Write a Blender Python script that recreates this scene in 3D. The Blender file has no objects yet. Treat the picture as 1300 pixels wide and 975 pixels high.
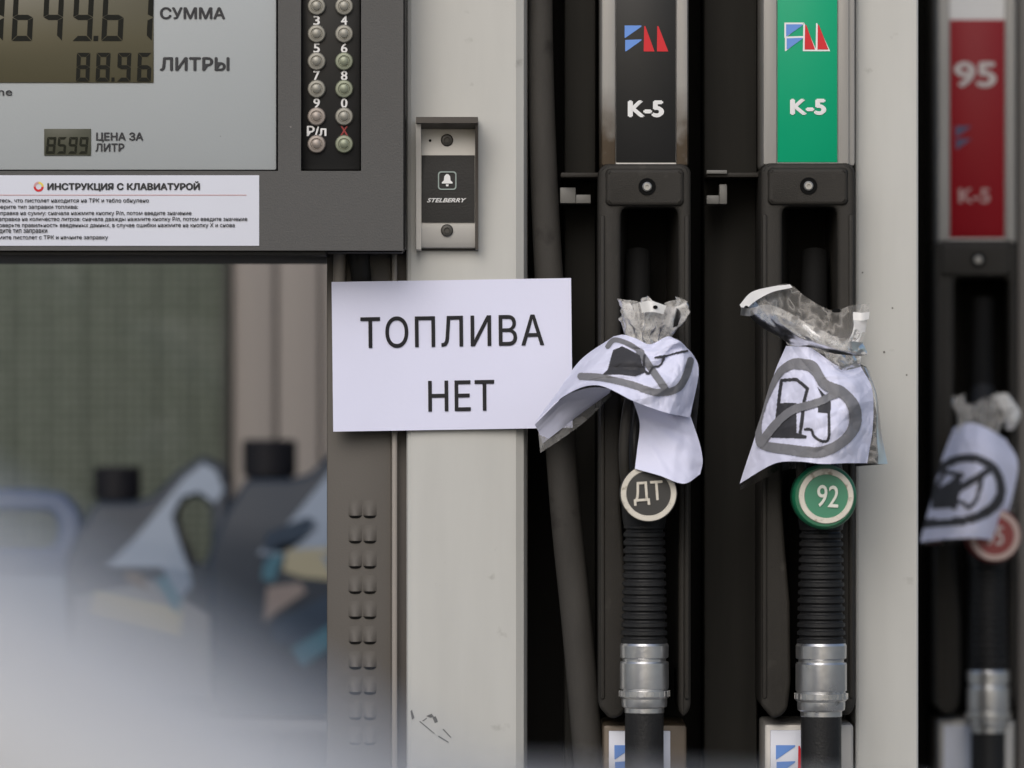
import bpy, bmesh, math, random
from mathutils import Vector, Matrix, noise
from mathutils.geometry import tessellate_polygon

# ------------------------------------------------------------------ camera, world, sun, exposure
S = 0.00065          # metres per photo pixel on the dispenser's front plane (y = 0)
D = 5.0              # camera distance to that plane
CZ = 1.15            # camera height
sc = bpy.context.scene
cam_d = bpy.data.cameras.new('camera')
cam = bpy.data.objects.new('camera', cam_d); sc.collection.objects.link(cam)
cam.location = (0, -D, CZ); cam.rotation_euler = (math.radians(90), 0, 0)
cam_d.sensor_width = 36.0; cam_d.lens = 36.0 * D / (1300 * S)
cam_d.clip_start = 0.05; cam_d.clip_end = 1000
cam_d.dof.use_dof = True; cam_d.dof.focus_distance = D - 0.03; cam_d.dof.aperture_fstop = cam_d.lens / 35.0
sc.camera = cam
w = bpy.data.worlds.new('World'); sc.world = w; w.use_nodes = True
nt = w.node_tree; nt.nodes.clear()
sky = nt.nodes.new('ShaderNodeTexSky'); sky.sky_type = 'NISHITA'; sky.sun_disc = False
SUN_EL, SUN_ROT = math.radians(34), math.radians(192)
sky.sun_elevation = SUN_EL; sky.sun_rotation = SUN_ROT
sky.air_density = 1.0; sky.dust_density = 2.5; sky.ozone_density = 1.0
bg = nt.nodes.new('ShaderNodeBackground'); bg.inputs[1].default_value = 0.10
wo = nt.nodes.new('ShaderNodeOutputWorld')
nt.links.new(sky.outputs[0], bg.inputs[0]); nt.links.new(bg.outputs[0], wo.inputs[0])
sun_d = bpy.data.lights.new('sun', 'SUN'); sun_d.energy = 1.1; sun_d.angle = math.radians(40); sun_d.color = (1, .985, .965)
sun = bpy.data.objects.new('sun', sun_d); sc.collection.objects.link(sun)
sdir = Vector((math.sin(SUN_ROT) * math.cos(SUN_EL), math.cos(SUN_ROT) * math.cos(SUN_EL), math.sin(SUN_EL)))
sun.rotation_euler = sdir.to_track_quat('Z', 'Y').to_euler(); sun.location = (0, -8, 9)
sc.view_settings.view_transform = 'Standard'; sc.view_settings.look = 'None'
sc.view_settings.exposure = 0.27; sc.view_settings.gamma = 1.0
sc.cycles.max_bounces = 8; sc.cycles.transparent_max_bounces = 24

R = random.Random(4)
COL = sc.collection

# ------------------------------------------------------------------ helpers
def k_of(y): return (D + y) / D
def W(px, py, y=0.0):
    k = k_of(y)
    return Vector(((px - 650) * S * k, y, CZ + (487.5 - py) * S * k))
def PX(n, y=0.0): return n * S * k_of(y)

def lin(c):
    return tuple(((v / 255) / 12.92 if v / 255 <= .04045 else ((v / 255 + .055) / 1.055) ** 2.4) for v in c)

_M = {}
def mat(name, col, rough=.5, metal=0.0, var=.08, vscale=12.0, bump=0.0, bscale=200.0, spec=.5, coat=0.0, stretch=None, spots=None, edge=None):
    """Principled material with noise-driven colour variation, roughness variation, fine bump and optional wear spots."""
    if name in _M: return _M[name]
    m = bpy.data.materials.new(name); _M[name] = m; m.use_nodes = True
    n = m.node_tree.nodes; l = m.node_tree.links
    b = n['Principled BSDF']
    tc = n.new('ShaderNodeTexCoord'); mp = n.new('ShaderNodeMapping')
    geo = n.new('ShaderNodeNewGeometry')
    l.new(geo.outputs['Position'], mp.inputs[0])
    if stretch: mp.inputs['Scale'].default_value = stretch
    nz = n.new('ShaderNodeTexNoise'); nz.inputs['Scale'].default_value = vscale; nz.inputs['Detail'].default_value = 6
    l.new(mp.outputs[0], nz.inputs['Vector'])
    mx = n.new('ShaderNodeMix'); mx.data_type = 'RGBA'
    mx.inputs['A'].default_value = (*[max(0, c * (1 - var * 1.6)) for c in col], 1)
    mx.inputs['B'].default_value = (*[min(1, c * (1 + var * 1.6)) for c in col], 1)
    l.new(nz.outputs['Fac'], mx.inputs['Factor'])
    out = mx.outputs['Result']
    if spots:                                   # (colour, scale, threshold lo, hi)
        sz = n.new('ShaderNodeTexNoise'); sz.inputs['Scale'].default_value = spots[1]; sz.inputs['Detail'].default_value = 4
        l.new(geo.outputs['Position'], sz.inputs['Vector'])
        mr = n.new('ShaderNodeMapRange'); mr.inputs['From Min'].default_value = spots[2]; mr.inputs['From Max'].default_value = spots[3]
        l.new(sz.outputs['Fac'], mr.inputs['Value'])
        m2 = n.new('ShaderNodeMix'); m2.data_type = 'RGBA'
        l.new(mr.outputs[0], m2.inputs['Factor']); l.new(out, m2.inputs['A']); m2.inputs['B'].default_value = (*spots[0], 1)
        out = m2.outputs['Result']
    if edge:                                    # grime band between two heights: (colour, z where full, z where gone, strength)
        sx = n.new('ShaderNodeSeparateXYZ'); l.new(geo.outputs['Position'], sx.inputs[0])
        mr = n.new('ShaderNodeMapRange'); mr.inputs['From Min'].default_value = edge[2]; mr.inputs['From Max'].default_value = edge[1]
        l.new(sx.outputs['Z'], mr.inputs['Value'])
        ez = n.new('ShaderNodeTexNoise'); ez.inputs['Scale'].default_value = 60; ez.inputs['Detail'].default_value = 5
        l.new(geo.outputs['Position'], ez.inputs['Vector'])
        mm = n.new('ShaderNodeMath'); mm.operation = 'MULTIPLY'; l.new(mr.outputs[0], mm.inputs[0]); l.new(ez.outputs['Fac'], mm.inputs[1])
        mm2 = n.new('ShaderNodeMath'); mm2.operation = 'MULTIPLY'; mm2.use_clamp = True; l.new(mm.outputs[0], mm2.inputs[0]); mm2.inputs[1].default_value = edge[3]
        m2 = n.new('ShaderNodeMix'); m2.data_type = 'RGBA'
        l.new(mm2.outputs[0], m2.inputs['Factor']); l.new(out, m2.inputs['A']); m2.inputs['B'].default_value = (*edge[0], 1)
        out = m2.outputs['Result']
    l.new(out, b.inputs['Base Color'])
    rr = n.new('ShaderNodeMapRange'); rr.inputs['To Min'].default_value = max(.02, rough - .08); rr.inputs['To Max'].default_value = min(1, rough + .08)
    l.new(nz.outputs['Fac'], rr.inputs['Value']); l.new(rr.outputs[0], b.inputs['Roughness'])
    b.inputs['Metallic'].default_value = metal
    b.inputs['Specular IOR Level'].default_value = spec
    if coat: b.inputs['Coat Weight'].default_value = coat; b.inputs['Coat Roughness'].default_value = .08
    if bump:
        bz = n.new('ShaderNodeTexNoise'); bz.inputs['Scale'].default_value = bscale; bz.inputs['Detail'].default_value = 4
        l.new(mp.outputs[0], bz.inputs['Vector'])
        bp = n.new('ShaderNodeBump'); bp.inputs['Strength'].default_value = bump; bp.inputs['Distance'].default_value = .002
        l.new(bz.outputs['Fac'], bp.inputs['Height']); l.new(bp.outputs[0], b.inputs['Normal'])
    return m

def mix_transparent(name, col, opacity, rough, gloss, tint=(1, 1, 1), crinkle=0.0, cscale=60, cbump=.25):
    """thin clear plastic or glass: part see-through, part tinted diffuse, part sheen"""
    m = bpy.data.materials.new(name); _M[name] = m; m.use_nodes = True
    n = m.node_tree.nodes; l = m.node_tree.links; n.clear()
    o = n.new('ShaderNodeOutputMaterial')
    tr = n.new('ShaderNodeBsdfTransparent'); tr.inputs[0].default_value = (*tint, 1)
    df = n.new('ShaderNodeBsdfDiffuse'); df.inputs[0].default_value = (*col, 1)
    gl = n.new('ShaderNodeBsdfGlossy'); gl.inputs['Roughness'].default_value = rough
    a = n.new('ShaderNodeMixShader'); b = n.new('ShaderNodeMixShader')
    a.inputs[0].default_value = opacity
    l.new(tr.outputs[0], a.inputs[1]); l.new(df.outputs[0], a.inputs[2])
    lw = n.new('ShaderNodeFresnel'); lw.inputs[0].default_value = gloss
    l.new(lw.outputs[0], b.inputs[0]); l.new(a.outputs[0], b.inputs[1]); l.new(gl.outputs[0], b.inputs[2])
    l.new(b.outputs[0], o.inputs[0])
    if crinkle:                                  # creases: brighter, denser film along fine ridges
        ge = n.new('ShaderNodeNewGeometry')
        nz = n.new('ShaderNodeTexNoise'); nz.inputs['Scale'].default_value = cscale; nz.inputs['Detail'].default_value = 2; nz.inputs['Distortion'].default_value = .6
        l.new(ge.outputs['Position'], nz.inputs['Vector'])
        ab = n.new('ShaderNodeMath'); ab.operation = 'SUBTRACT'; l.new(nz.outputs['Fac'], ab.inputs[0]); ab.inputs[1].default_value = .5
        a2 = n.new('ShaderNodeMath'); a2.operation = 'ABSOLUTE'; l.new(ab.outputs[0], a2.inputs[0])
        mr = n.new('ShaderNodeMapRange'); l.new(a2.outputs[0], mr.inputs['Value']); mr.inputs['From Max'].default_value = .09
        mr.inputs['To Min'].default_value = min(1, opacity + crinkle); mr.inputs['To Max'].default_value = max(.05, opacity - .12)
        l.new(mr.outputs[0], a.inputs[0])
        bp = n.new('ShaderNodeBump'); bp.inputs['Strength'].default_value = cbump; bp.inputs['Distance'].default_value = .004
        l.new(nz.outputs['Fac'], bp.inputs['Height'])
        for q in (df, gl, lw): l.new(bp.outputs[0], q.inputs['Normal'])
    return m

def finish(name, bm, m, parent=None, smooth=True, angle=32, centre=True):
    me = bpy.data.meshes.new(name)
    bmesh.ops.recalc_face_normals(bm, faces=bm.faces) if not getattr(bm, 'keepn', False) else None
    bm.to_mesh(me); bm.free()
    return link(name, me, m, parent, smooth, angle, centre)

def link(name, me, m, parent=None, smooth=True, angle=32, centre=True):
    for q in (m if isinstance(m, (list, tuple)) else [m]): me.materials.append(q)
    if smooth:
        me.polygons.foreach_set('use_smooth', [True] * len(me.polygons)); me.set_sharp_from_angle(angle=math.radians(angle))
    o = bpy.data.objects.new(name, me); COL.objects.link(o)
    if centre and len(me.vertices):
        lo = Vector([min(v.co[i] for v in me.vertices) for i in range(3)]); hi = Vector([max(v.co[i] for v in me.vertices) for i in range(3)])
        c = (lo + hi) / 2; me.transform(Matrix.Translation(-c)); o.location = c
    attach(o, parent)
    return o

def world_loc(o):
    p = Vector(o.location)
    return p
_LOC = {}
def attach(o, parent):
    _LOC[o.name] = Vector(o.location)
    if parent:
        o.parent = parent
        o.location = o.location - _LOC[parent.name]; _LOC[o.name] = o.location + _LOC[parent.name]
def thing(name, label, cat, loc, group=None):
    o = bpy.data.objects.new(name, None); COL.objects.link(o); o.location = loc; o.empty_display_size = .05
    _LOC[o.name] = Vector(loc); o['label'] = label; o['category'] = cat
    if group: o['group'] = group
    return o
def tag(o, label, cat, group=None):
    o['label'] = label; o['category'] = cat
    if group: o['group'] = group
    return o

def new(): return bmesh.new()
def add_box(bm, x0, x1, y0, y1, z0, z1, bev=0.0, seg=2):
    t = bmesh.new(); bmesh.ops.create_cube(t, size=1)
    for v in t.verts:
        v.co = Vector(((x0 + x1) / 2 + v.co.x * (x1 - x0), (y0 + y1) / 2 + v.co.y * (y1 - y0), (z0 + z1) / 2 + v.co.z * (z1 - z0)))
    if bev: bmesh.ops.bevel(t, geom=t.edges[:], offset=bev, segments=seg, affect='EDGES', profile=.5)
    join(bm, t); return bm
def join(bm, t):
    mp = {v: bm.verts.new(v.co) for v in t.verts}
    for f in t.faces:
        try:
            g = bm.faces.new([mp[v] for v in f.verts]); g.material_index = f.material_index
        except ValueError: pass
    t.free()
def pbox(bm, x0, x1, yt, yb, y0, y1, bev=0.0, seg=2):
    """box whose FRONT face fills photo pixels x0..x1, yt..yb at depth y0 and which reaches back to y1"""
    a = W(x0, yt, y0); b = W(x1, yb, y0)
    return add_box(bm, a.x, b.x, y0, y1, b.z, a.z, bev, seg)
def P(name, x0, x1, yt, yb, y0, y1, m, parent, bev=0.0, seg=2):
    return finish(name, pbox(new(), x0, x1, yt, yb, y0, y1, bev, seg), m, parent)
def add_prism(bm, pts, y0, y1, bev=0.0, seg=2):
    """polygon in (x, z) extruded from y0 to y1"""
    t = bmesh.new()
    f = t.faces.new([t.verts.new((p[0], y0, p[1])) for p in pts])
    r = bmesh.ops.extrude_face_region(t, geom=[f])
    for v in [g for g in r['geom'] if isinstance(g, bmesh.types.BMVert)]: v.co.y = y1
    if bev: bmesh.ops.bevel(t, geom=[e for e in t.edges], offset=bev, segments=seg, affect='EDGES', profile=.5)
    join(bm, t); return bm
def add_lathe(bm, prof, origin, axis='Z', seg=32, cap=True):
    """prof: list of (radius, height) along axis"""
    rings = []
    for r, h in prof:
        ring = []
        for i in range(seg):
            a = 2 * math.pi * i / seg; c, s = r * math.cos(a), r * math.sin(a)
            v = (c, s, h) if axis == 'Z' else ((c, h, s) if axis == 'Y' else (h, c, s))
            ring.append(bm.verts.new(Vector(origin) + Vector(v)))
        rings.append(ring)
    for a, b in zip(rings, rings[1:]):
        for i in range(seg): bm.faces.new((a[i], a[(i + 1) % seg], b[(i + 1) % seg], b[i]))
    if cap: bm.faces.new(rings[0]); bm.faces.new(rings[-1])
    return bm
def smooth_pts(pts, n=8):
    out = []
    q = [pts[0]] + list(pts) + [pts[-1]]
    for i in range(1, len(q) - 2):
        for j in range(n): out.append(cr(q[i - 1], q[i], q[i + 1], q[i + 2], j / n))
    out.append(Vector(pts[-1])); return out
def cr(a, b, c, d, t):
    a, b, c, d = Vector(a), Vector(b), Vector(c), Vector(d)
    return .5 * ((2 * b) + (c - a) * t + (2 * a - 5 * b + 4 * c - d) * t * t + (3 * b - a - 3 * c + d) * t ** 3)
def add_tube(bm, pts, rad, seg=16, cap=True):
    pts = [Vector(p) for p in pts]; rings = []
    up = Vector((0, 1, 0))
    for i, p in enumerate(pts):
        t = (pts[min(i + 1, len(pts) - 1)] - pts[max(i - 1, 0)]).normalized()
        n = up - t * up.dot(t)
        if n.length < 1e-4: n = Vector((1, 0, 0)) - t * t.x
        n.normalize(); up = n; b = t.cross(n)
        r = rad[i] if isinstance(rad, (list, tuple)) else rad
        rings.append([bm.verts.new(p + (n * math.cos(a) + b * math.sin(a)) * r) for a in [2 * math.pi * k / seg for k in range(seg)]])
    for a, b in zip(rings, rings[1:]):
        for i in range(seg): bm.faces.new((a[i], a[(i + 1) % seg], b[(i + 1) % seg], b[i]))
    if cap: bm.faces.new(rings[0]); bm.faces.new(rings[-1])
    return bm

def text_tris(s, bold=0.0, shear=0.0, space=1.0):
    c = bpy.data.curves.new('t', 'FONT'); c.body = s; c.offset = bold; c.shear = shear; c.space_character = space; c.resolution_u = 4
    o = bpy.data.objects.new('t', c); COL.objects.link(o)
    dg = bpy.context.evaluated_depsgraph_get(); e = o.evaluated_get(dg); m = e.to_mesh()
    vs = [tuple(v.co) for v in m.vertices]; fs = [tuple(p.vertices) for p in m.polygons]
    # every triangle gets its own vertices and a hair's depth of its own: overlapping strokes of one glyph must not share a plane
    v2 = []; f2 = []
    for i, f in enumerate(fs):
        f2.append(tuple(range(len(v2), len(v2) + len(f)))); v2 += [(vs[a][0], vs[a][1], (i * .618) % 1) for a in f]
    vs, fs = v2, f2
    e.to_mesh_clear(); bpy.data.objects.remove(o); bpy.data.curves.remove(c)
    return vs, fs
def text(name, s, x0, x1, yt, yb, y, m, parent, bold=.012, shear=0.0, rot=0.0, fmap=None, space=1.0):
    """lettering fitted to the photo rectangle x0..x1, yt..yb and laid at depth y (or through fmap)"""
    vs, fs = text_tris(s, 0.0, shear, space)
    ax, bx = min(v[0] for v in vs), max(v[0] for v in vs); ay, by = min(v[1] for v in vs), max(v[1] for v in vs)
    cx, cy = (x0 + x1) / 2, (yt + yb) / 2; ca, sa = math.cos(math.radians(rot)), math.sin(math.radians(rot))
    out = []; base_fs = fs; fs = []; b = max(0, bold) * 1.1 * (yb - yt)
    shifts = [(0, 0)] if b < .02 else [(0, 0), (b, 0), (-b, 0), (0, b * .7), (0, -b * .7)]
    for i, (ex, ey) in enumerate(shifts):
        fs += [tuple(q + i * len(vs) for q in f) for f in base_fs]
        for v in vs:
            px = x0 + b + (v[0] - ax) / (bx - ax) * (x1 - x0 - 2 * b) + ex; py = yb - b * .7 + (v[1] - ay) / (by - ay) * (yt - yb + 1.4 * b) + ey
            dx, dy = px - cx, py - cy; px, py = cx + dx * ca + dy * sa, cy - dx * sa + dy * ca
            p = fmap(px, py) if fmap else W(px, py, y)
            p.y -= i * .00014 + v[2] * .00012; out.append(p)
    me = bpy.data.meshes.new(name); me.from_pydata(out, [], fs)
    return link(name, me, m, parent, smooth=False)
def flat(name, polys, y, m, parent, fmap=None):
    """flat printed shapes: polygons in photo pixels at depth y"""
    bm = new()
    for p in polys: bm.faces.new([bm.verts.new(fmap(*q) if fmap else W(q[0], q[1], y)) for q in p])
    bmesh.ops.triangulate(bm, faces=bm.faces)
    return finish(name, bm, m, parent, smooth=False)
def ring_poly(bm, c, r0, r1, y, seg=48):
    a = [bm.verts.new(W(c[0] + r0 * math.cos(t), c[1] + r0 * math.sin(t), y)) for t in [2 * math.pi * i / seg for i in range(seg)]]
    b = [bm.verts.new(W(c[0] + r1 * math.cos(t), c[1] + r1 * math.sin(t), y)) for t in [2 * math.pi * i / seg for i in range(seg)]]
    for i in range(seg): bm.faces.new((a[i], a[(i + 1) % seg], b[(i + 1) % seg], b[i]))
    return bm
def disc_poly(bm, c, r, y, seg=48):
    bm.faces.new([bm.verts.new(W(c[0] + r * math.cos(t), c[1] + r * math.sin(t), y)) for t in [2 * math.pi * i / seg for i in range(seg)]]); return bm

SEG = {'0': 'abcdef', '1': 'bc', '2': 'abged', '3': 'abgcd', '4': 'fgbc', '5': 'afgcd', '6': 'afgedc', '7': 'abc', '8': 'abcdefg', '9': 'abcdfg'}
def digits(name, cells, yt, yb, y, m, parent, th=5.0, lean=0.06):
    bm = new(); ym = (yt + yb) / 2; hh = yb - yt
    def q(pts):
        bm.faces.new([bm.verts.new(W(px + (ym - py) * lean, py, y)) for px, py in pts])
    for ch, x0, x1 in cells:
        if ch == '.':
            q([(x0, yb - th), (x1, yb - th), (x1, yb), (x0, yb)]); continue
        t, g = th, th * .1
        S_ = {'a': [(x0 + g, yt), (x1 - g, yt), (x1 - t - g, yt + t), (x0 + t + g, yt + t)],
              'd': [(x0 + g, yb), (x1 - g, yb), (x1 - t - g, yb - t), (x0 + t + g, yb - t)],
              'g': [(x0 + g, ym), (x0 + t, ym - t / 2), (x1 - t, ym - t / 2), (x1 - g, ym), (x1 - t, ym + t / 2), (x0 + t, ym + t / 2)],
              'f': [(x0, yt + g), (x0 + t, yt + t + g), (x0 + t, ym - t / 2 - g), (x0, ym - g)],
              'b': [(x1, yt + g), (x1 - t, yt + t + g), (x1 - t, ym - t / 2 - g), (x1, ym - g)],
              'e': [(x0, yb - g), (x0 + t, yb - t - g), (x0 + t, ym + t / 2 + g), (x0, ym + g)],
              'c': [(x1, yb - g), (x1 - t, yb - t - g), (x1 - t, ym + t / 2 + g), (x1, ym + g)]}
        for sg in SEG[ch]: q(S_[sg])
    return finish(name, bm, m, parent, smooth=False)

# ------------------------------------------------------------------ materials
white_coat = mat('white_powder_coat', (.475, .475, .452), .42, var=.06, vscale=9, bump=.08, bscale=900, stretch=(5, 5, .7), spots=((.33, .32, .3), 42, .68, .78))
white_side = white_coat
dark_grey = mat('dark_grey_paint', (.069, .0685, .068), .45, spec=.35, var=.07, vscale=9, bump=.1, bscale=700, spots=((.2, .19, .18), 160, .75, .8))
face_grey = mat('light_grey_face', (.37, .395, .405), .4, var=.03, vscale=6, bump=.04, bscale=600, spots=((.15, .15, .15), 120, .77, .8))
black_plastic = mat('black_plastic', (.013, .0125, .012), .5, spec=.28, var=.2, vscale=25, bump=.12, bscale=600)
boot_plastic = mat('charcoal_plastic', (.029, .0265, .023), .6, spec=.22, var=.16, vscale=22, bump=.25, bscale=900, spots=((.045, .041, .036), 70, .64, .76))
cavity = mat('black_back_panel', (.0085, .008, .0072), .8, spec=.1, var=.25, vscale=12, stretch=(3, 3, .4))  # near-black base, tone varied in tall streaks
divider_m = mat('charcoal_divider', (.021, .0202, .018), .7, spec=.12, var=.25, vscale=12, stretch=(6, 6, .5))  # dark grey base, noise drawn out into upright streaks
alu = mat('brushed_aluminium', (.365, .352, .33), .42, metal=.25, var=.06, vscale=30, stretch=(8, 8, .4),
          edge=((.085, .062, .04), CZ + .185, CZ + .245, 2.6))
alu_clean = mat('grey_aluminium', (.365, .352, .33), .42, metal=.25, var=.06, vscale=30, stretch=(8, 8, .4))
lab_black = mat('black_label', (.014, .014, .014), .38, var=.1, spec=.25)
lab_green = mat('green_label', (.002, .33, .16), .38, var=.05, spec=.2)
lab_red = mat('red_label', (.24, .006, .012), .4, var=.06, spec=.2)
ink_white = mat('white_print', (.74, .74, .74), .5, var=.03)
ink_black = mat('black_print', (.014, .014, .017), .55, var=.05, spec=.2)
ink_grey = mat('dark_grey_print', (.045, .046, .05), .55, var=.05, spec=.2)
ink_blue = mat('blue_print', (.14, .28, .66), .5, var=.04, spec=.2)
ink_red = mat('red_print', (.58, .028, .035), .5, var=.04, spec=.2)
ink_crimson = mat('crimson_print', (.26, .015, .015), .5, var=.04)
ink_dim = mat('dim_blue_print', (.055, .05, .11), .5, var=.1)
ink_rose = mat('rose_print', (.55, .3, .3), .5, var=.05)
ink_yellow = mat('yellow_print', (.7, .55, .1), .5, var=.05)
sticker_m = mat('white_sticker', (.6, .62, .70), .4, var=.03, vscale=10)
paper_m = mat('white_paper', (.69, .70, .86), .8, var=.02, vscale=18, bump=.05, bscale=300)
print_grey = mat('grey_toner', (.19, .19, .205), .75, var=.06, vscale=40)
print_dark = mat('dark_toner', (.04, .04, .046), .75, var=.15, vscale=40)
lcd_m = mat('lcd_olive', (.082, .074, .044), .28, var=.05, vscale=4, spec=.3)
lcd_small = mat('lcd_green_grey', (.068, .07, .05), .3, var=.05, spec=.15)
lcd_ink = mat('lcd_segment', (.01, .0105, .008), .5, var=.02, spec=.1)
key_m = mat('key_metal', (.22, .215, .19), .38, metal=.35, var=.12, vscale=60)
key_g = mat('key_metal_greenish', (.19, .21, .155), .38, metal=.35, var=.12, vscale=60)
key_p = mat('key_metal_pinkish', (.245, .215, .195), .38, metal=.35, var=.12, vscale=60)
steel = mat('cast_aluminium', (.62, .62, .62), .3, metal=.92, var=.14, vscale=45, bump=.05, bscale=250, spots=((.22, .21, .2), 60, .66, .74))
bolt_m = mat('bolt_steel', (.3, .295, .28), .42, metal=.7, var=.1)
rubber = mat('black_rubber', (.013, .013, .0135), .5, spec=.3, var=.15, vscale=40, bump=.2, bscale=500)
hose_m = mat('dusty_hose_rubber', (.052, .049, .045), .7, spec=.15, var=.22, vscale=14, stretch=(4, 4, 1), bump=.25, bscale=500, spots=((.03, .028, .026), 26, .6, .68))
intercom_m = mat('intercom_silver', (.5, .485, .455), .42, metal=.1, var=.04, vscale=30)
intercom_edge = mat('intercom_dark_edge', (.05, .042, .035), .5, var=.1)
taupe = mat('taupe_painted_steel', (.094, .085, .075), .5, spec=.25, var=.05, vscale=6, bump=.08, bscale=600)
taupe_light = mat('taupe_trim', (.25, .225, .2), .4, var=.04)
taupe_dark = mat('taupe_seam', (.1, .09, .082), .5, var=.06)
ring_cream = mat('cream_ring', (.62, .58, .5), .5, var=.12, vscale=70, spots=((.3, .26, .2), 130, .6, .7))
green_plastic = mat('green_badge_plastic', (.008, .12, .055), .35, var=.1)
green_face = mat('green_badge_face', (.045, .22, .125), .4, var=.06)
red_plastic = mat('red_badge_plastic', (.16, .014, .014), .4, var=.1)
red_face = mat('red_badge_face', (.22, .03, .03), .4, var=.1)
black_face = mat('black_badge_face', (.03, .029, .027), .5, var=.1)
plastic_film = mix_transparent('clear_file_sleeve', (.74, .71, .67), .25, .34, 1.24, crinkle=.1, cscale=55, cbump=.1)
plastic_dense = mix_transparent('bunched_clear_film', (.8, .78, .75), .38, .28, 1.28, crinkle=.16, cscale=90, cbump=.15)
plastic_smoke = mix_transparent('smoky_film_edge', (.45, .44, .43), .45, .25, 1.25, crinkle=.12, cscale=50, cbump=.2)
tab_m = mat('white_plastic_tab', (.68, .67, .65), .45, var=.05)
hole_m = mat('punched_hole', (.008, .008, .008), .9, var=.0, spec=.05)

# ------------------------------------------------------------------ the setting
ground_m = mat('concrete_forecourt', (.2, .195, .185), .85, var=.16, vscale=1.3, bump=.4, bscale=60, spots=((.09, .088, .085), 1.1, .6, .75))
kerb_m = mat('island_concrete', (.34, .335, .32), .8, var=.1, vscale=4, bump=.35, bscale=90)
bm = new(); bmesh.ops.create_grid(bm, x_segments=8, y_segments=8, size=400)
o = finish('ground', bm, ground_m, smooth=False); o['kind'] = 'structure'
bm = add_box(new(), -1.9, 1.9, -.32, .62, 0, .14, .015, 2); o = finish('pump_island', bm, kerb_m); o['kind'] = 'structure'
bm = add_box(new(), -.1, 3.4, .86, 1.82, 0, .139, .015, 2); o = finish('rear_pump_island', bm, kerb_m); o['kind'] = 'structure'

# ------------------------------------------------------------------ front fuel dispenser
disp = thing('fuel_dispenser', 'grey and white fuel dispenser with number display, keypad, black and green grade labels', 'fuel dispenser', (.05, .2, .14))
ZB = .1385                                            # stands (sunk 1.5 mm) on the island
def column(name, x0, x1, chamfer_l, chamfer_r, y0, y1, parent, m, ztop=2.05):
    a, b = W(x0, 0, y0).x, W(x1, 0, y0).x
    cl, crr = PX(chamfer_l, y0), PX(chamfer_r, y0)
    pts = [(a, y1), (a, y0 + cl * .9), (a + cl * .3, y0 + cl * .3), (a + cl, y0), (b - crr, y0), (b - crr * .3, y0 + crr * .45), (b, y0 + crr * 1.3), (b, y1)]
    bm = new(); lo = [bm.verts.new((p[0], p[1], ZB)) for p in pts]; hi = [bm.verts.new((p[0], p[1], ztop)) for p in pts]
    bm.faces.new(lo); bm.faces.new(hi)
    for i in range(len(pts)): bm.faces.new((lo[i], lo[(i + 1) % 8], hi[(i + 1) % 8], hi[i]))
    return finish(name, bm, m, parent, angle=20)
col1 = column('column', 516, 669, 6, 14, 0, .40, disp, white_coat)
col2 = column('column', 1086, 1166, 4, 3, 0, .40, disp, white_coat)
# scuffs on the left column's foot
for q_ in ([[(521, 903), (523, 901), (526, 911), (523, 914)], [(541, 909), (548, 906), (551, 910), (546, 911)], [(549, 911), (553, 909), (556, 916), (552, 918)],
                    [(532, 916), (533.5, 915.5), (552, 931), (551, 931.5)], [(556, 935), (557, 934), (570, 942), (569, 943)], [(562, 926), (563, 925), (573, 936), (572, 936.5)], [(536, 915), (542, 911), (542, 912), (537, 916)]]): flat('scuff_mark', [q_], -.0006, mat('scuff', (.1, .098, .09), .7, var=.3, vscale=300), col1)
for q_ in ([[(1094, 345), (1096, 345), (1096, 347), (1094, 347)], [(1121, 446), (1123.5, 445.5), (1124, 448), (1121.5, 448.5)],
                    [(1150, 475), (1152, 475), (1152, 477), (1150, 477)], [(1132, 390), (1134, 390), (1134, 392), (1132, 392)]]): flat('scuff_mark', [q_], -.0006, mat('faint_scuff', (.16, .15, .14), .7), col2)

# --- display head, a frame round two sunken panels
HY = -.06
bm = new()
pbox(bm, -420, 512, 217, 318, HY, .30)                # bottom rail
pbox(bm, 458.5, 512, -330, 217, HY, .30)              # right stile
pbox(bm, 353, 382, -330, 217, HY, .30)                # stile between face and keypad
pbox(bm, -420, -390, -330, 217, HY, .30)              # far stile
pbox(bm, -390, 353, -330, -130, HY, .30); pbox(bm, 382, 458.5, -330, -130, HY, .30)
pbox(bm, -390, 353, -130, 217, -.035, .29); pbox(bm, 382, 458.5, -130, 217, -.03, .29)
head = finish('display_housing', bm, dark_grey, disp, smooth=False)
P('corner_trim', 511.5, 514.5, -330, 316, HY + .004, .28, black_plastic, disp, .0008)
P('bottom_strip', -420, 414, 317.5, 325, HY + .006, .28, black_plastic, disp, .001)  # dark strip along the lower edge of the display head
P('bottom_strip', 414.5, 511, 317.5, 321, HY + .01, .28, black_plastic, disp, .001)
FY = -.056
face = P('display_face', -389, 351, -129, 216, FY, -.036, face_grey, disp, .0015)
P('lcd_screen', -170, 195, -14, 105, FY - .0012, FY + .004, lcd_m, disp, .0004)
P('lcd_screen', 56, 115.5, 163.5, 197.5, FY - .0012, FY + .004, lcd_small, disp, .0004)
TY = FY - .0017
lc = [c for c in disp.children if c.name.startswith('lcd_screen')]
digits('digit_segments', [('7', -22, 5), ('6', 16, 42), ('4', 55, 80), ('9', 93, 118), ('.', 120, 126), ('6', 130, 157), ('7', 168, 194)], -8, 52, TY, lcd_ink, lc[0], 6.5, .05)
digits('digit_segments', [('8', 97, 114), ('8', 122, 139.5), ('.', 142, 146), ('9', 149, 166), ('6', 174.5, 192)], 67, 103.5, TY, lcd_ink, lc[0], 5, .04)
digits('digit_segments', [('8', 59, 70.5), ('5', 73, 84), ('9', 87, 98), ('9', 100.5, 111.5)], 174, 195, TY, mat('lcd_segment_faint', (.02, .021, .015), .6, spec=.05, var=.02), lc[1], 3.0, .1)
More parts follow.
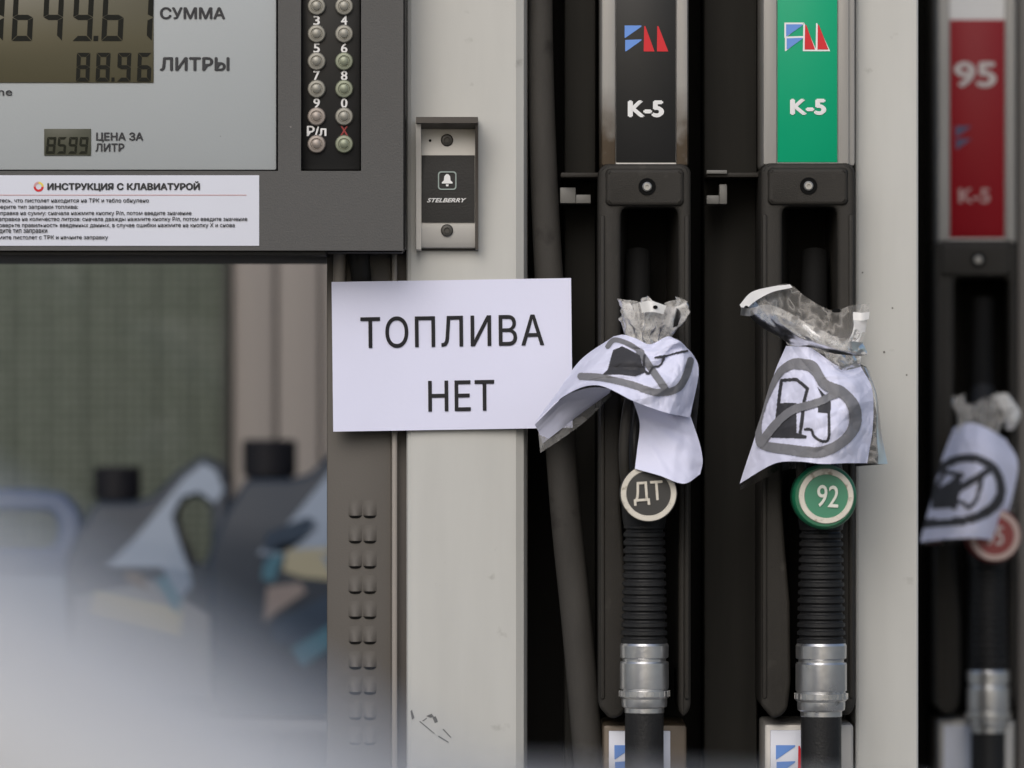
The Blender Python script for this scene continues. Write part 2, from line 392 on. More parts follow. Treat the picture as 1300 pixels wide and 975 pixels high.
FT = FY - .0004
text('lettering', 'СУММА', 203, 286, 9, 24.5, FT, ink_grey, face, .045)
text('lettering', 'ЛИТРЫ', 203, 291.5, 72.5, 90, FT, ink_grey, face, .045)
text('lettering', 'ine', -7, 15.5, 112, 121.5, FT, ink_grey, face, .018)
text('lettering', 'ЦЕНА ЗА', 122, 182, 168, 180.5, FT, ink_grey, face, .04)
text('lettering', 'ЛИТР', 121, 158, 182, 192.5, FT, ink_grey, face, .04)
# --- keypad
KY = -.046
keypad = P('keypad', 383, 457.5, -129, 216, KY, -.031, lab_black, disp, .0015)
kb = new(); c0 = W(402, 43, KY)
add_lathe(kb, [(PX(11.5), 0.0005), (PX(11.5), -.003), (PX(10.3), -.0042), (PX(7.4), -.0044), (PX(6.6), -.0036), (PX(5.6), -.0036), (PX(5.2), -.0052), (PX(3), -.0057), (PX(.3), -.0058)], (0, 0, 0), 'Y', 28)
bmesh.ops.recalc_face_normals(kb, faces=kb.faces)
kme = bpy.data.meshes.new('key'); kb.to_mesh(kme); kb.free()
kmes = []
for q in (key_m, key_g, key_p):
    m2 = kme.copy(); m2.materials.append(q); m2.polygons.foreach_set('use_smooth', [True] * len(m2.polygons)); m2.set_sharp_from_angle(angle=math.radians(30)); kmes.append(m2)
for r in range(-1, 6):
    for c in range(2):
        o = bpy.data.objects.new('key', kmes[1 if (c == 1 and r in (2, 3, 5)) else (2 if (c == 0 and r in (4, 5)) else 0)]); COL.objects.link(o)
        o.location = W(402 + 35 * c, 8 + 35 * r, KY); attach(o, keypad)
LG = [['1', '2'], ['3', '4'], ['5', '6'], ['7', '8'], ['9', '0'], ['Р/л', 'X']]
for r in range(6):
    for c in range(2):
        ch = LG[r][c]; xx = 402 + 35 * c; yy = -9 + 35 * r
        hw = 12.5 if len(ch) > 1 else (4.2 if ch != 'X' else 5)
        if ch == '1': hw = 2.6
        text('key_legend', ch, xx - hw, xx + hw, yy - 6.2, yy + (6.2 if len(ch) == 1 else 7), KY - .0004, ink_crimson if ch == 'X' else ink_white, keypad, .035)
# --- instruction sticker
stk = P('instruction_sticker', -330, 329, 222.5, 312, HY - .0007, HY + .001, sticker_m, disp)
SY = HY - .0011
text('lettering', 'ИНСТРУКЦИЯ С КЛАВИАТУРОЙ', 60, 254, 230, 243, SY, ink_grey, stk, .045)
bm = ring_poly(new(), (49, 237), 3.6, 6.4, SY, 24)
lg = finish('logo_ring', bm, [ink_yellow, ink_red, ink_rose], stk, smooth=False)
for i, p in enumerate(lg.data.polygons): p.material_index = (1, 1, 2, 0)[i * 4 // 24 % 4]
flat('rule_line', [[(-300, 247.2), (313, 247.2), (313, 248.1), (-300, 248.1)]], SY, ink_rose, stk)
LINES = [('1. Убедитесь, что пистолет находится на ТРК и табло обнулено', 189, 255), ('2. Выберите тип заправки топлива:', 99, 263),
         ('заправка на сумму: сначала нажмите кнопку Р/л, потом введите значение', 243, 271),
         ('заправка на количество литров: сначала дважды нажмите кнопку Р/л, потом введите значение', 314, 278.5),
         ('3. Проверьте правильность введенных данных, в случае ошибки нажмите на кнопку Х и снова', 298, 286.3),
         ('введите тип заправки', 60, 294), ('4. Снимите пистолет с ТРК и начните заправку', 137, 301.7)]
for s, x1, yy in LINES:
    text('lettering', s, x1 - len(s) * 3.62, x1, yy - 3.2, yy + 3.4, SY, ink_grey, stk, .008)

# --- taupe side panel with pressed louvres, beside the left column
panel = P('side_panel', 415, 497, 318, 1650, .012, .38, taupe, disp, .0015)
P('panel_trim', 497, 504.5, 318, 1650, .006, .36, taupe_light, disp, .002)
P('panel_seam', 504.5, 516.5, 318, 1650, .024, .36, taupe_dark, disp)
lv = new(); nu, nv = 7, 6; hw, hh = PX(8.5), PX(20)
vv = [[lv.verts.new(((2 * i / (nu - 1) - 1) * hw, -.0034 * math.sin(math.pi * i / (nu - 1)) ** .8 * (j / (nv - 1)) ** 1.4 - .0002, hh * (1 - j / (nv - 1)))) for i in range(nu)] for j in range(nv)]
for j in range(nv - 1):
    for i in range(nu - 1): lv.faces.new((vv[j][i], vv[j][i + 1], vv[j + 1][i + 1], vv[j + 1][i]))
base = [lv.verts.new(((2 * i / (nu - 1) - 1) * hw, -.0003, PX(-3.6) * math.sin(math.pi * i / (nu - 1)) ** .3)) for i in range(nu)]
for i in range(nu - 1):
    f = lv.faces.new((vv[-1][i], vv[-1][i + 1], base[i + 1], base[i])); f.material_index = 1
bmesh.ops.recalc_face_normals(lv, faces=lv.faces)
lme = bpy.data.meshes.new('louvre'); lv.to_mesh(lme); lv.free(); lme.materials.append(taupe); lme.materials.append(black_plastic)
lme.polygons.foreach_set('use_smooth', [True] * len(lme.polygons)); lme.set_sharp_from_angle(angle=math.radians(50))
for r in range(10):
    for c in range(2):
        o = bpy.data.objects.new('louvre', lme); COL.objects.link(o); o.location = W(451 + 18.5 * c, 654.5 + 32 * r, .012); attach(o, panel)
# conduit and clip between head and panel
bm = add_tube(new(), smooth_pts([W(455, 300, .0), W(457, 335, .0), W(460, 370, .008), W(462, 420, .02)], 6), PX(13)); finish('conduit', bm, black_plastic, disp)
bm = add_tube(new(), smooth_pts([W(432, 305, .004), W(431, 340, .004), W(430, 380, .008), W(430, 440, .02)], 6), PX(8)); finish('conduit', bm, taupe_light, disp)

# --- nozzle bay: dark back, sides, top and lower cladding
P('bay_back', 669.2, 1085.8, -900, 1600, .16, .39, cavity, disp)
P('bay_divider', 893, 962, -900, 1600, .075, .158, divider_m, disp, .004)
P('bay_divider', 716, 757, -900, 1600, .085, .158, divider_m, disp, .004)
for x0, x1 in ((712, 762), (897, 967)):
    P('cross_shelf', x0, x1, 219, 225, .012, .156, boot_plastic, disp, .001)
bm = new(); pbox(bm, 711, 731, 238, 258, .03, .07, .0006); pbox(bm, 731.2, 750, 247, 258, .03, .07, .0006)  # small grey blocks by the cross shelves
finish('grey_block', bm, mat('block_grey', (.15, .148, .14), .5, var=.1), disp)
bm = new(); pbox(bm, 897, 913, 248, 259, .02, .05, .0006); pbox(bm, 913.2, 923, 234, 259, .02, .05, .0006); pbox(bm, 897, 923, 216, 220.5, .008, .011, .0004)
finish('grey_block', bm, mat('block_grey', (.15, .148, .14), .5, var=.1), disp)
a = W(-420, 0, .03).x; b = W(1166, 0, 0).x
finish('top_beam', add_box(new(), a, b, .004, .396, 2.0, 2.14, .004), white_coat, disp)
finish('hydraulic_cabinet', add_box(new(), a, W(414, 0, .03).x - .002, .06, .37, ZB, .69, .004), taupe, disp)
finish('far_post', add_box(new(), a, a + .05, .06, .37, .688, 2.01, .003), dark_grey, disp)
finish('plinth', add_box(new(), a - .002, b + .002, -.004, .402, ZB - .001, .22, .004), dark_grey, disp)

def round_poly(x0, x1, yt, yb, r, y, bottom=False):
    pts = []
    def arc(cx, cy, a0, a1):
        for i in range(6):
            t = math.radians(a0 + (a1 - a0) * i / 5); pts.append((cx + r * math.cos(t), cy - r * math.sin(t)))
    arc(x1 - r, yt + r, 0, 90); arc(x0 + r, yt + r, 90, 180)
    if bottom: arc(x0 + r, yb - r, 180, 270); arc(x1 - r, yb - r, 270, 360)
    else: pts.extend([(x0, yb), (x1, yb)])
    return [(W(p[0], p[1], y).x, W(p[0], p[1], y).z) for p in pts]

def logo(parent, ox, oy, k, y, outline=None, name='logo', only=None):
    """two blue pennants and two red sails"""
    pol = [([(0, 0), (21.3, 0), (21.3, 1.5), (1, 15.7), (0, 15.7)], 0), ([(.7, 18.4), (21.3, 17.6), (21.3, 19), (2, 32.8), (.7, 32.8)], 0),
           ([(24.8, .8), (26.3, .8), (37.9, 33), (24.2, 33)], 1), ([(41.4, .8), (42.9, .8), (55.4, 33), (41, 33)], 1)]
    tr = lambda p: (ox + p[0] * k, oy + p[1] * k)
    for i, ink in enumerate((ink_blue, ink_red)):
        if only is not None and i != only: continue
        ps = [[tr(p) for p in q] for q, c in pol if c == i]
        flat(name, ps, y, ink if outline != 'dim' else ink_dim, parent)
        if outline and outline != 'dim':
            big = []
            for q in ps:
                cx = sum(p[0] for p in q) / len(q); cy = sum(p[1] for p in q) / len(q)
                big.append([(p[0] + (2.2 if p[0] > cx else -2.2), p[1] + (2.2 if p[1] > cy else -2.2)) for p in q])
            for j, q in enumerate(big): flat(name + '_outline', [q], y + .00025 + .00008 * j, outline, parent)

def boot(par, fl, fr, ll, lr, y_lab0, y_lab1, bl, br, rl, rr, lip0, lip1, y0, lab_mat, frame_mat, q=1.0, lower=True, low_lab=None):
    """label housing above, moulded nozzle boot with recess below; returns the label part"""
    ytop = -420
    P('label_housing', fl, fr, ytop, lip0 + 4, y0 + .004, y0 + .13, frame_mat, par, .003)
    P('edge_strip', fl + 1, ll - .6, ytop, lip0 + 2, y0, y0 + .01, frame_mat, par, .0015)
    P('edge_strip', lr + .6, fr - 1 if fr - lr < 22 * q else lr + 15 * q, ytop, lip0 + 2, y0, y0 + .01, frame_mat, par, .0015)
    lab = P('grade_label', ll, lr, y_lab0, y_lab1, y0 + .0015, y0 + .02, lab_mat, par, .0004)
    P('label_backing', ll - .3, lr + .3, ytop, y_lab1 + 2.5, y0 + .0028, y0 + .02, tab_m, par)
    # moulded surround
    yb = lip0 + 705 * q
    ym = y0 - .010
    def arc(cx, cy, r, a0, a1, n=6): return [(cx + r * math.cos(math.radians(a0 + (a1 - a0) * t / n)), cy - r * math.sin(math.radians(a0 + (a1 - a0) * t / n))) for t in range(n + 1)]
    R1, R2 = 13 * q, 9 * q
    pts = [(bl, yb - 16 * q)] + arc(bl + R1, lip0 + R1, R1, 180, 90) + arc(br - R1, lip0 + R1, R1, 90, 0) + [(br, yb - 16 * q), (br - 6 * q, yb - 4 * q), (rr + 3 * q, yb - 4 * q), (rr, yb - 14 * q)]
    pts += arc(rr - R2, lip1 + R2, R2, 0, 90) + arc(rl + R2, lip1 + R2, R2, 90, 180)
    pts += [(rl, lip0 + 430 * q), (rl + 4 * q, lip0 + 490 * q), (rl + 10 * q, lip0 + 560 * q), (rl + 11 * q, lip0 + 660 * q), (rl + 7 * q, yb - 12 * q), (rl - 2 * q, yb - 2 * q), (bl + 14 * q, yb)]
    surround = finish('boot_surround', add_prism(new(), [(W(p[0], p[1], ym).x, W(p[0], p[1], ym).z) for p in pts], ym, y0 + .12, .0035, 3), boot_plastic, par, angle=40)
    finish('boot_lip', add_prism(new(), round_poly(bl + 9 * q, br - 9 * q, lip0 + 6 * q, lip1 - 2 * q, 7 * q, y0 - .0135, True), y0 - .0135, y0 + .01, .003, 3), boot_plastic, par, angle=40)
    for x0, x1 in ((rl - 1, rl + 9 * q), (rr + 1, rr - 16 * q)):              # sloping inner walls of the recess
        bm = new()
        for za, zb_ in ((lip1 + 2, lip0 + 640 * q),):
            v_ = [bm.verts.new(p) for p in (W(x0, za, ym + .006), W(x1, za, y0 + .09), W(x1, zb_, y0 + .09), W(x0, zb_, ym + .006))]; bm.faces.new(v_)
        finish('recess_wall', bm, boot_plastic, par)
    for x0, sg in ((bl, 1), (br, -1)):
        xa, xb = sorted((x0 + sg * 2 * q, x0 + sg * 8 * q))
        P('rail_ridge', xa, xb, lip1 + 10, lip0 + 680 * q, ym - .0022, ym + .004, boot_plastic, par, .0018)
    P('boot_back', rl - 2, rr + 2, lip1 - 8, lip0 + 640 * q, y0 + .085, y0 + .105, cavity, par)
    bx = (ll + lr) / 2 + 1.5 * q; by = lip0 + 29 * q; bo = W(bx, by, y0 - .0137)
    u = q * k_of(y0)
    bt = add_lathe(new(), [(PX(11) * u, .001), (PX(11) * u, -.0006), (PX(9.6) * u, -.0007), (PX(9.2) * u, -.0003), (PX(.2) * u, -.0003)], bo, 'Y', 24)
    bo_ = finish('bolt_cup', bt, hole_m, surround)
    bt = add_lathe(new(), [(PX(6.2) * u, .001), (PX(6.0) * u, -.0014), (PX(4.5) * u, -.0022), (PX(2.2) * u, -.0022), (PX(2.0) * u, -.001), (PX(.1) * u, -.001)], bo, 'Y', 20)
    finish('bolt', bt, bolt_m, surround)
    if lower:
        P('lower_housing', fl + 2, fr - 2, lip0 + 712 * q, 1660, y0 + .012, y0 + .13, frame_mat, par, .003)
        P('lower_label', ll - 9 * q, lr - 7 * q, lip0 + 720 * q, 1300, y0 + .009, y0 + .02, sticker_m, par, .0006)
    return lab
BY = -.03
lab1 = boot(disp, 763, 874, 782, 858, -75, 206, 760, 877, 788, 861, 208, 263, BY, lab_black, alu)
lab2 = boot(disp, 968, 1085.5, 987, 1063, -75, 206, 966, 1085.5, 993, 1063, 207, 262, BY, lab_green, alu_clean)
LY = BY + .0011
logo(lab1, 793, 32.3, 1.0, LY)
text('lettering', 'K-5', 797, 843, 127.5, 149, LY, ink_white, lab1, .07)
logo(lab2, 998, 30.8, .97, LY - .0002, ink_white)
text('lettering', 'K-5', 1003, 1049, 125.5, 146, LY, ink_white, lab2, .07)
for c in [c for c in disp.children if c.name.startswith('lower_label')]:
    px0 = 650 + (_LOC[c.name].x - c.dimensions.x / 2) / (S * k_of(BY + .009))
    logo(c, px0 + 7, 946, 1.15, BY + .0085)

# --- hose hanging beside the left column
pts = smooth_pts([W(686, -420, .05), W(686, -100, .035), W(687, 100, .03), W(694, 300, .03), W(706, 480, .03), W(718, 650, .028), W(733, 800, .025), W(748, 975, .022), W(760, 1150, .03), W(772, 1300, .08)], 8)
rad = [PX(15.5) + (PX(19.5) - PX(15.5)) * min(1, max(0, (i - 12) / 20)) for i in range(len(pts))]
bm = add_tube(new(), pts, rad, 20)
tag(finish('fuel_hose', bm, hose_m), 'dusty grey-brown rubber hose hanging in the bay beside the wide white column', 'hose')

# ------------------------------------------------------------------ nozzles
def nozzle(label, bc, br_, sx0, sx1, s0, s1, s2, y, q, rim_m, face_m, letters, lrect, lrot, spout_top, group='fuel nozzles in their boots'):
    cx = (sx0 + sx1) / 2; kk = k_of(y)
    t = thing('fuel_nozzle', label, 'fuel nozzle', W(cx, s2, y), group)
    u = kk                                           # pixels to metres at this depth
    hw = (sx1 - sx0) / 2 * S * u
    # grip sleeve with ribs
    n = 15; prof = []; z0 = W(cx, s1, y).z; z1 = W(cx, s0, y).z
    prof.append((hw * .9, z0 - .001 - z0)); step = (z1 - z0) / n
    for i in range(n):
        f = 1 - .12 * i / n; b = i * step
        for rr, h in ((.9, .06), (.985, .2), (.985, .62), (.9, .78), (.87, .95)): prof.append((hw * f * rr, b + h * step))
    prof.append((hw * .7, z1 - z0 + .004))
    finish('grip_sleeve', add_lathe(new(), prof, (W(cx, 0, y).x, y, z0), 'Z', 36), rubber, t, angle=25)
    # swivel
    zt, zb = W(cx, s1, y).z + .001, W(cx, s2, y).z; H = zt - zb
    pr = [(.80, 0), (.80, .06), (.84, .07), (.84, .13), (.95, .15), (.97, .2), (.97, .255), (1.02, .27), (1.06, .29), (1.06, .36), (.985, .37), (.985, .385), (1.03, .395), (1.035, .41), (1.035, .735), (1.0, .755), (.92, .76), (.92, .79), (1.02, .81), (1.03, .97), (.98, 1.0), (.5, 1.0)]
    ctr = (W(cx, 0, y).x, y, zb)
    sw = finish('swivel', add_lathe(new(), [(hw * a, H * b) for a, b in pr], ctr, 'Z', 40), steel, t, angle=28)
    nb = new()
    for i in range(22):
        a = 2 * math.pi * i / 22
        m = Matrix.Translation(ctr) @ Matrix.Rotation(a, 4, 'Z')
        tb = bmesh.new(); bmesh.ops.create_cube(tb, size=1)
        for v in tb.verts: v.co = m @ Vector((hw * 1.052 + v.co.x * .0011, v.co.y * hw * .17, H * .325 + v.co.z * H * .075))
        join(nb, tb)
    finish('knurl', nb, steel, sw, smooth=False)
    # hose below
    p = [W(cx, s2 - 12, y), W(cx, s2 + 60, y), W(cx + 1, s2 + 300, y - .005)]
    e = p[-1]; p += [e + Vector((.004, .01, -.18)), e + Vector((.02, .05, -.24)), e + Vector((.045, .095, -.2)), e + Vector((.05, .12, -.02))]
    finish('hose', add_tube(new(), smooth_pts(p, 8), hw * .82, 20), rubber, t)
    # body and spout
    bx, by = bc
    p = smooth_pts([W(cx, s0 + 8, y), W(cx, by + 5, y), W(cx - 3 * q, by - 70 * q, y + .004), W(cx - 6 * q, by - 150 * q, y + .022), W(cx - 8 * q, by - 215 * q, y + .05)], 6)
    rad = [hw * (.85 + .2 * math.sin(min(1, i / 14) * math.pi)) * (1 - .28 * i / (len(p) - 1)) for i in range(len(p))]
    finish('nozzle_body', add_tube(new(), p, rad, 20), rubber, t)
    a = p[-1]
    finish('spout', add_tube(new(), smooth_pts([a + Vector((0, -.004, -.012)), a + Vector((0, .01, .03)), W(cx - 8 * q, spout_top, y + .075)], 6), hw * .55, 16), mat('spout_grey', (.009, .009, .009), .7, var=.1, spec=.08), t)
    g = [W(cx - 8 * q, by + 30 * q, y - .012), W(cx - 22 * q, by - 5 * q, y - .026), W(cx - 26 * q, by - 60 * q, y - .034), W(cx - 20 * q, by - 115 * q, y - .026), W(cx - 8 * q, by - 150 * q, y + .01)]
    finish('lever_guard', add_tube(new(), smooth_pts(g, 6), hw * .22, 12), boot_plastic, t)
    g = [W(cx - 6 * q, by - 10 * q, y - .012), W(cx - 12 * q, by - 50 * q, y - .026), W(cx - 10 * q, by - 100 * q, y - .02), W(cx - 5 * q, by - 130 * q, y + .005)]
    finish('lever', add_tube(new(), smooth_pts(g, 6), hw * .16, 10), rubber, t)
    # badge
    yf = y - .046; c = W(bx, by, yf); r = br_ * S * k_of(yf)
    badge = finish('badge', add_lathe(new(), [(r * .8, .06), (r * .98, .05), (r * 1.0, .006), (r * .97, .002), (r * .9, 0), (r * .05, 0)], c, 'Y', 48), rim_m, t)
    return t, badge, yf
def badge_print(badge, c, r1, r0, yf, face_m, ring_m, letters, rect, rot, ink):
    finish('badge_face', disc_poly(new(), c, r0 + .4, yf - .0004), face_m, badge, smooth=False)
    b = new()
    prof = [(r0, 0), (r0 + .8, -.0009), (r1 - .8, -.0009), (r1, 0)]
    kk = S * k_of(yf)
    finish('badge_ring', add_lathe(b, [(r * kk, h) for r, h in prof], W(c[0], c[1], yf - .0003), 'Y', 56, cap=False), ring_m, badge)
    text('lettering', letters, *rect, yf - .0012, ink, badge, .012, rot=rot)

NY = -.058
n1, b1, yf = nozzle('black diesel nozzle with ДТ badge under the crumpled paper bag', (823.5, 627), 37, 788, 848, 662, 818, 911, NY, 1.0, black_plastic, None, 'ДТ', None, 0, 322)
badge_print(b1, (823.5, 626.5), 35.5, 28, yf, black_face, ring_cream, 'ДТ', (804, 842, 611, 641), 4, ring_cream)
n2, b2, yf = nozzle('fuel nozzle with round green 92 badge and ribbed black grip', (1047, 631), 41.5, 1011, 1074, 664, 818, 916, NY, 1.0, green_plastic, None, '92', None, 0, 322)
badge_print(b2, (1049, 630), 35, 27.5, yf, green_face, ring_cream, '92', (1037, 1065, 616, 644), -4, mat('pale_badge_ink', (.72, .74, .66), .5, var=.04))

# ------------------------------------------------------------------ intercom on the left column
ic = thing('intercom', 'silver call-button intercom with black panel and bell symbol on the wide column', 'intercom', W(567, 318, 0))
P('back_plate', 528, 606, 152, 318, -.004, .002, intercom_edge, ic, .001)
def wedge(x0, x1, prof, y_front_ref):
    """side profile (py, y) swept from x0 to x1"""
    bm = new(); a = []; b = []
    for py, yy in prof:
        p = W(x0, py, y_front_ref); q = W(x1, py, y_front_ref)
        a.append(bm.verts.new((p.x, yy, p.z))); b.append(bm.verts.new((q.x, yy, q.z)))
    bm.faces.new(a); bm.faces.new(b)
    for i in range(len(a)): bm.faces.new((a[i], a[(i + 1) % len(a)], b[(i + 1) % len(a)], b[i]))
    return bm
side = [(150, -.003), (150, -.040), (160, -.040), (185, -.030), (215, -.0225), (270, -.019), (316, -.017), (318, -.003)]
finish('side_cheek', wedge(528, 534.5, side, -.03), intercom_m, ic)
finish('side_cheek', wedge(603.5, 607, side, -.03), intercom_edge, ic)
finish('visor', wedge(528.5, 606.8, [(149.5, -.003), (149.5, -.046), (157, -.046), (163, -.010), (163, -.003)], -.03), intercom_edge, ic)  # tall dark front lip: shade below the visor put into shape and colour
finish('face_plate', wedge(534.8, 603.2, [(156, -.004), (156, -.011), (180, -.0125), (225, -.0150), (283, -.0155), (306, -.014), (314, -.010), (315, -.004)], -.014), intercom_m, ic, angle=40)
bp = finish('call_panel', wedge(535.2, 602.6, [(197, -.006), (197, -.0142), (225, -.0160), (282.5, -.0166), (282.5, -.006)], -.016), black_plastic, ic, angle=40)
IY = -.0172
fr = [((556.5, 217), (579.5, 240.5))]
bm = new()
def rr_pts(x0, x1, y0, y1, r, n=5):
    out = []
    for cx, cy, a0 in ((x1 - r, y0 + r, -90), (x1 - r, y1 - r, 0), (x0 + r, y1 - r, 90), (x0 + r, y0 + r, 180)):
        for i in range(n + 1):
            t = math.radians(a0 + 90 * i / n); out.append((cx + r * math.cos(t), cy + r * math.sin(t)))
    return out
o_, i_ = rr_pts(556, 579.5, 217.5, 241, 4), rr_pts(557.5, 578, 219, 239.5, 3)
va = [bm.verts.new(W(p[0], p[1], IY)) for p in o_]; vb = [bm.verts.new(W(p[0], p[1], IY)) for p in i_]
for i in range(len(va)): bm.faces.new((va[i], va[(i + 1) % len(va)], vb[(i + 1) % len(va)], vb[i]))
finish('symbol_frame', bm, mat('grey_print', (.28, .34, .32), .5, var=.03), bp, smooth=False)
flat('bell_symbol', [[(566.5, 221), (569, 221), (571.5, 224), (572, 229), (574.5, 231.3), (574.5, 233), (561, 233), (561, 231.3), (563.5, 229), (564, 224)], [(566, 234), (569.6, 234), (569.2, 236.5), (566.4, 236.5)]], IY, ink_white, bp)
text('lettering', 'STELBERRY', 542, 592, 251.5, 257, IY, ink_white, bp, .05, shear=.35)
for yy in (178, 292.5):
    b = add_lathe(new(), [(PX(7.8), .003), (PX(7.8), -.0012), (PX(6.5), -.0022), (PX(3.6), -.0024), (PX(3.2), -.0008), (PX(.1), -.0008)], W(567.5, yy, -.0125 if yy < 200 else -.0148), 'Y', 24)
    finish('screw', b, mat('dark_screw', (.05, .048, .045), .4, metal=.5, var=.1), ic)
finish('microphone_hole', add_lathe(new(), [(PX(1.8), .002), (PX(1.8), -.0004), (PX(.1), -.0004)], W(546, 178.5, -.0125), 'Y', 12), hole_m, ic)

# ------------------------------------------------------------------ paper sign
def sign_f(px, py, off=0.0):
    u = (px - 421) / 305; v = (py - 355) / 192
    dx = 3.0 * (v - .5) * (1 if True else 0); dy = -5.0 * (u - .5)
    y = -.0046 - .006 * (1 - math.cos((u - .48) * 3.0)) + .0015 * math.sin(v * 3.1 + u * 2) - .004 * max(0, u - .7) ** 2 * 10 * v - .004 * max(0, .2 - u) * 5 * max(0, v - .5)
    return W(px + dx * .7, py + dy, y - off)
bm = new(); NX, NZ = 36, 24
g = [[bm.verts.new(sign_f(422 + 304 * i / NX, 355.5 + 190 * j / NZ)) for i in range(NX + 1)] for j in range(NZ + 1)]
for j in range(NZ):
    for i in range(NX): bm.faces.new((g[j][i], g[j][i + 1], g[j + 1][i + 1], g[j + 1][i]))
sg = finish('paper_sheet', bm, paper_m)
sign = thing('paper_sign', 'white paper sheet printed ТОПЛИВА НЕТ stuck across the wide column', 'sign', W(573, 546, -.008))
attach(sg, sign)
text('lettering', 'ТОПЛИВА', 458, 691, 400.5, 440.5, 0, ink_black, sign, .008, rot=0.0, fmap=lambda a, b: sign_f(a, b, .0005), space=1.12)
text('lettering', 'НЕТ', 543, 627, 483, 522, 0, ink_black, sign, .008, rot=0.0, fmap=lambda a, b: sign_f(a, b, .0005), space=1.05)
for x0, x1, yt, yb in ((520, 545, 350, 366), (620, 648, 352, 364)):       # clear tape over the top edge
    pass

# ------------------------------------------------------------------ bags over the nozzles
def patch(ctrl):
    """smooth surface through a grid of (px, py, depth) points; f(u, v) gives a point in that space"""
    rows = [[Vector(c) for c in r] for r in ctrl]
    def ev(arr, t):
        n = len(arr) - 1; x = min(max(t, 0), 1) * n; i = min(int(x), n - 1); f = x - i
        a = arr[i - 1] if i > 0 else 2 * arr[0] - arr[1]; d = arr[i + 2] if i + 2 <= n else 2 * arr[n] - arr[n - 1]
        return cr(a, arr[i], arr[i + 1], d, f)
    return lambda u, v: ev([ev(r, u) for r in rows], v)
def sheet(name, ctrl, m, parent, nu=60, nv=44, crumple=.0012, freq=60, seed=0, prints=None, keep=None):
    f = patch(ctrl); V = []; Pp = []; rc_ = random.Random(seed * 13 + 5)
    folds = [(rc_.uniform(0, math.pi), rc_.uniform(-.35, .35), rc_.choice((-1, 1)) * rc_.uniform(.5, 1.2), rc_.uniform(.05, .14)) for _ in range(9)] if m is paper_m else []
    for j in range(nv + 1):
        for i in range(nu + 1):
            p = f(i / nu, j / nv); Pp.append(p)
            wpt = W(p.x, p.y, p.z); n = noise.noise(wpt * freq + Vector((seed * 7.3, 0, 0))) + 1.1 * (.35 - abs(noise.noise(wpt * freq * .9 + Vector((0, seed, 3))))) + .45 * (.3 - abs(noise.noise(wpt * freq * 2.3 + Vector((0, seed, 0)))))
            uu, vv_ = i / nu - .5, j / nv - .5
            for fa, fc, fm, fw_ in folds: n += 1.0 * fm * max(0, 1 - abs(math.cos(fa) * uu + math.sin(fa) * vv_ - fc) / fw_)
            wpt.y += n * crumple; V.append(wpt)
    F = []
    for j in range(nv):
        for i in range(nu):
            a = j * (nu + 1) + i; F.append((a, a + 1, a + nu + 2, a + nu + 1))
    if keep:
        F = [q for q in F if keep(sum(Pp[a].x for a in q) / 4, sum(Pp[a].y for a in q) / 4)]
    me = bpy.data.meshes.new(name); me.from_pydata(V, [], F); me.update()
    o = link(name, me, m, parent, angle=60)
    if prints:
        nrm = [Vector((0, 0, 0)) for _ in V]
        for q in F:
            nn = (V[q[1]] - V[q[0]]).cross(V[q[3]] - V[q[0]])
            for a in q: nrm[a] += nn
        for k, (pm, test) in enumerate(prints):
            fs = [q for q in F if test(sum(Pp[a].x for a in q) / 4, sum(Pp[a].y for a in q) / 4)]
            if not fs: continue
            used = {}; vs = []
            for q in fs:
                for a in q:
                    if a not in used:
                        nn = nrm[a].normalized(); nn = nn if nn.y < 0 else -nn
                        used[a] = len(vs); vs.append(V[a] + nn * .0004 * (k + 1))
            me = bpy.data.meshes.new('printed_symbol'); me.from_pydata(vs, [], [[used[a] for a in q] for q in fs])
            link('printed_symbol', me, pm, o, angle=60)
    return o
def inside(poly):
    def t(x, y):
        c = False; n = len(poly)
        for i in range(n):
            x1, y1 = poly[i]; x2, y2 = poly[i - 1]
            if (y1 > y) != (y2 > y) and x < (x2 - x1) * (y - y1) / (y2 - y1) + x1: c = not c
        return c
    return t
def near(line, wd):
    def t(x, y):
        for (x1, y1), (x2, y2) in zip(line, line[1:]):
            dx, dy = x2 - x1, y2 - y1; k = max(0, min(1, ((x - x1) * dx + (y - y1) * dy) / (dx * dx + dy * dy)))
            if (x - x1 - k * dx) ** 2 + (y - y1 - k * dy) ** 2 < wd * wd: return True
        return False
    return t
def curve2(pts, closed=False, n=6):
    if closed:
        out = []; m = len(pts)
        for i in range(m):
            for j in range(n):
                v = cr((*pts[i - 1], 0), (*pts[i], 0), (*pts[(i + 1) % m], 0), (*pts[(i + 2) % m], 0), j / n); out.append((v.x, v.y))
        return out
    return [(v.x, v.y) for v in smooth_pts([(*p, 0) for p in pts], n)]
def anyof(*ts): return lambda x, y: any(t(x, y) for t in ts)
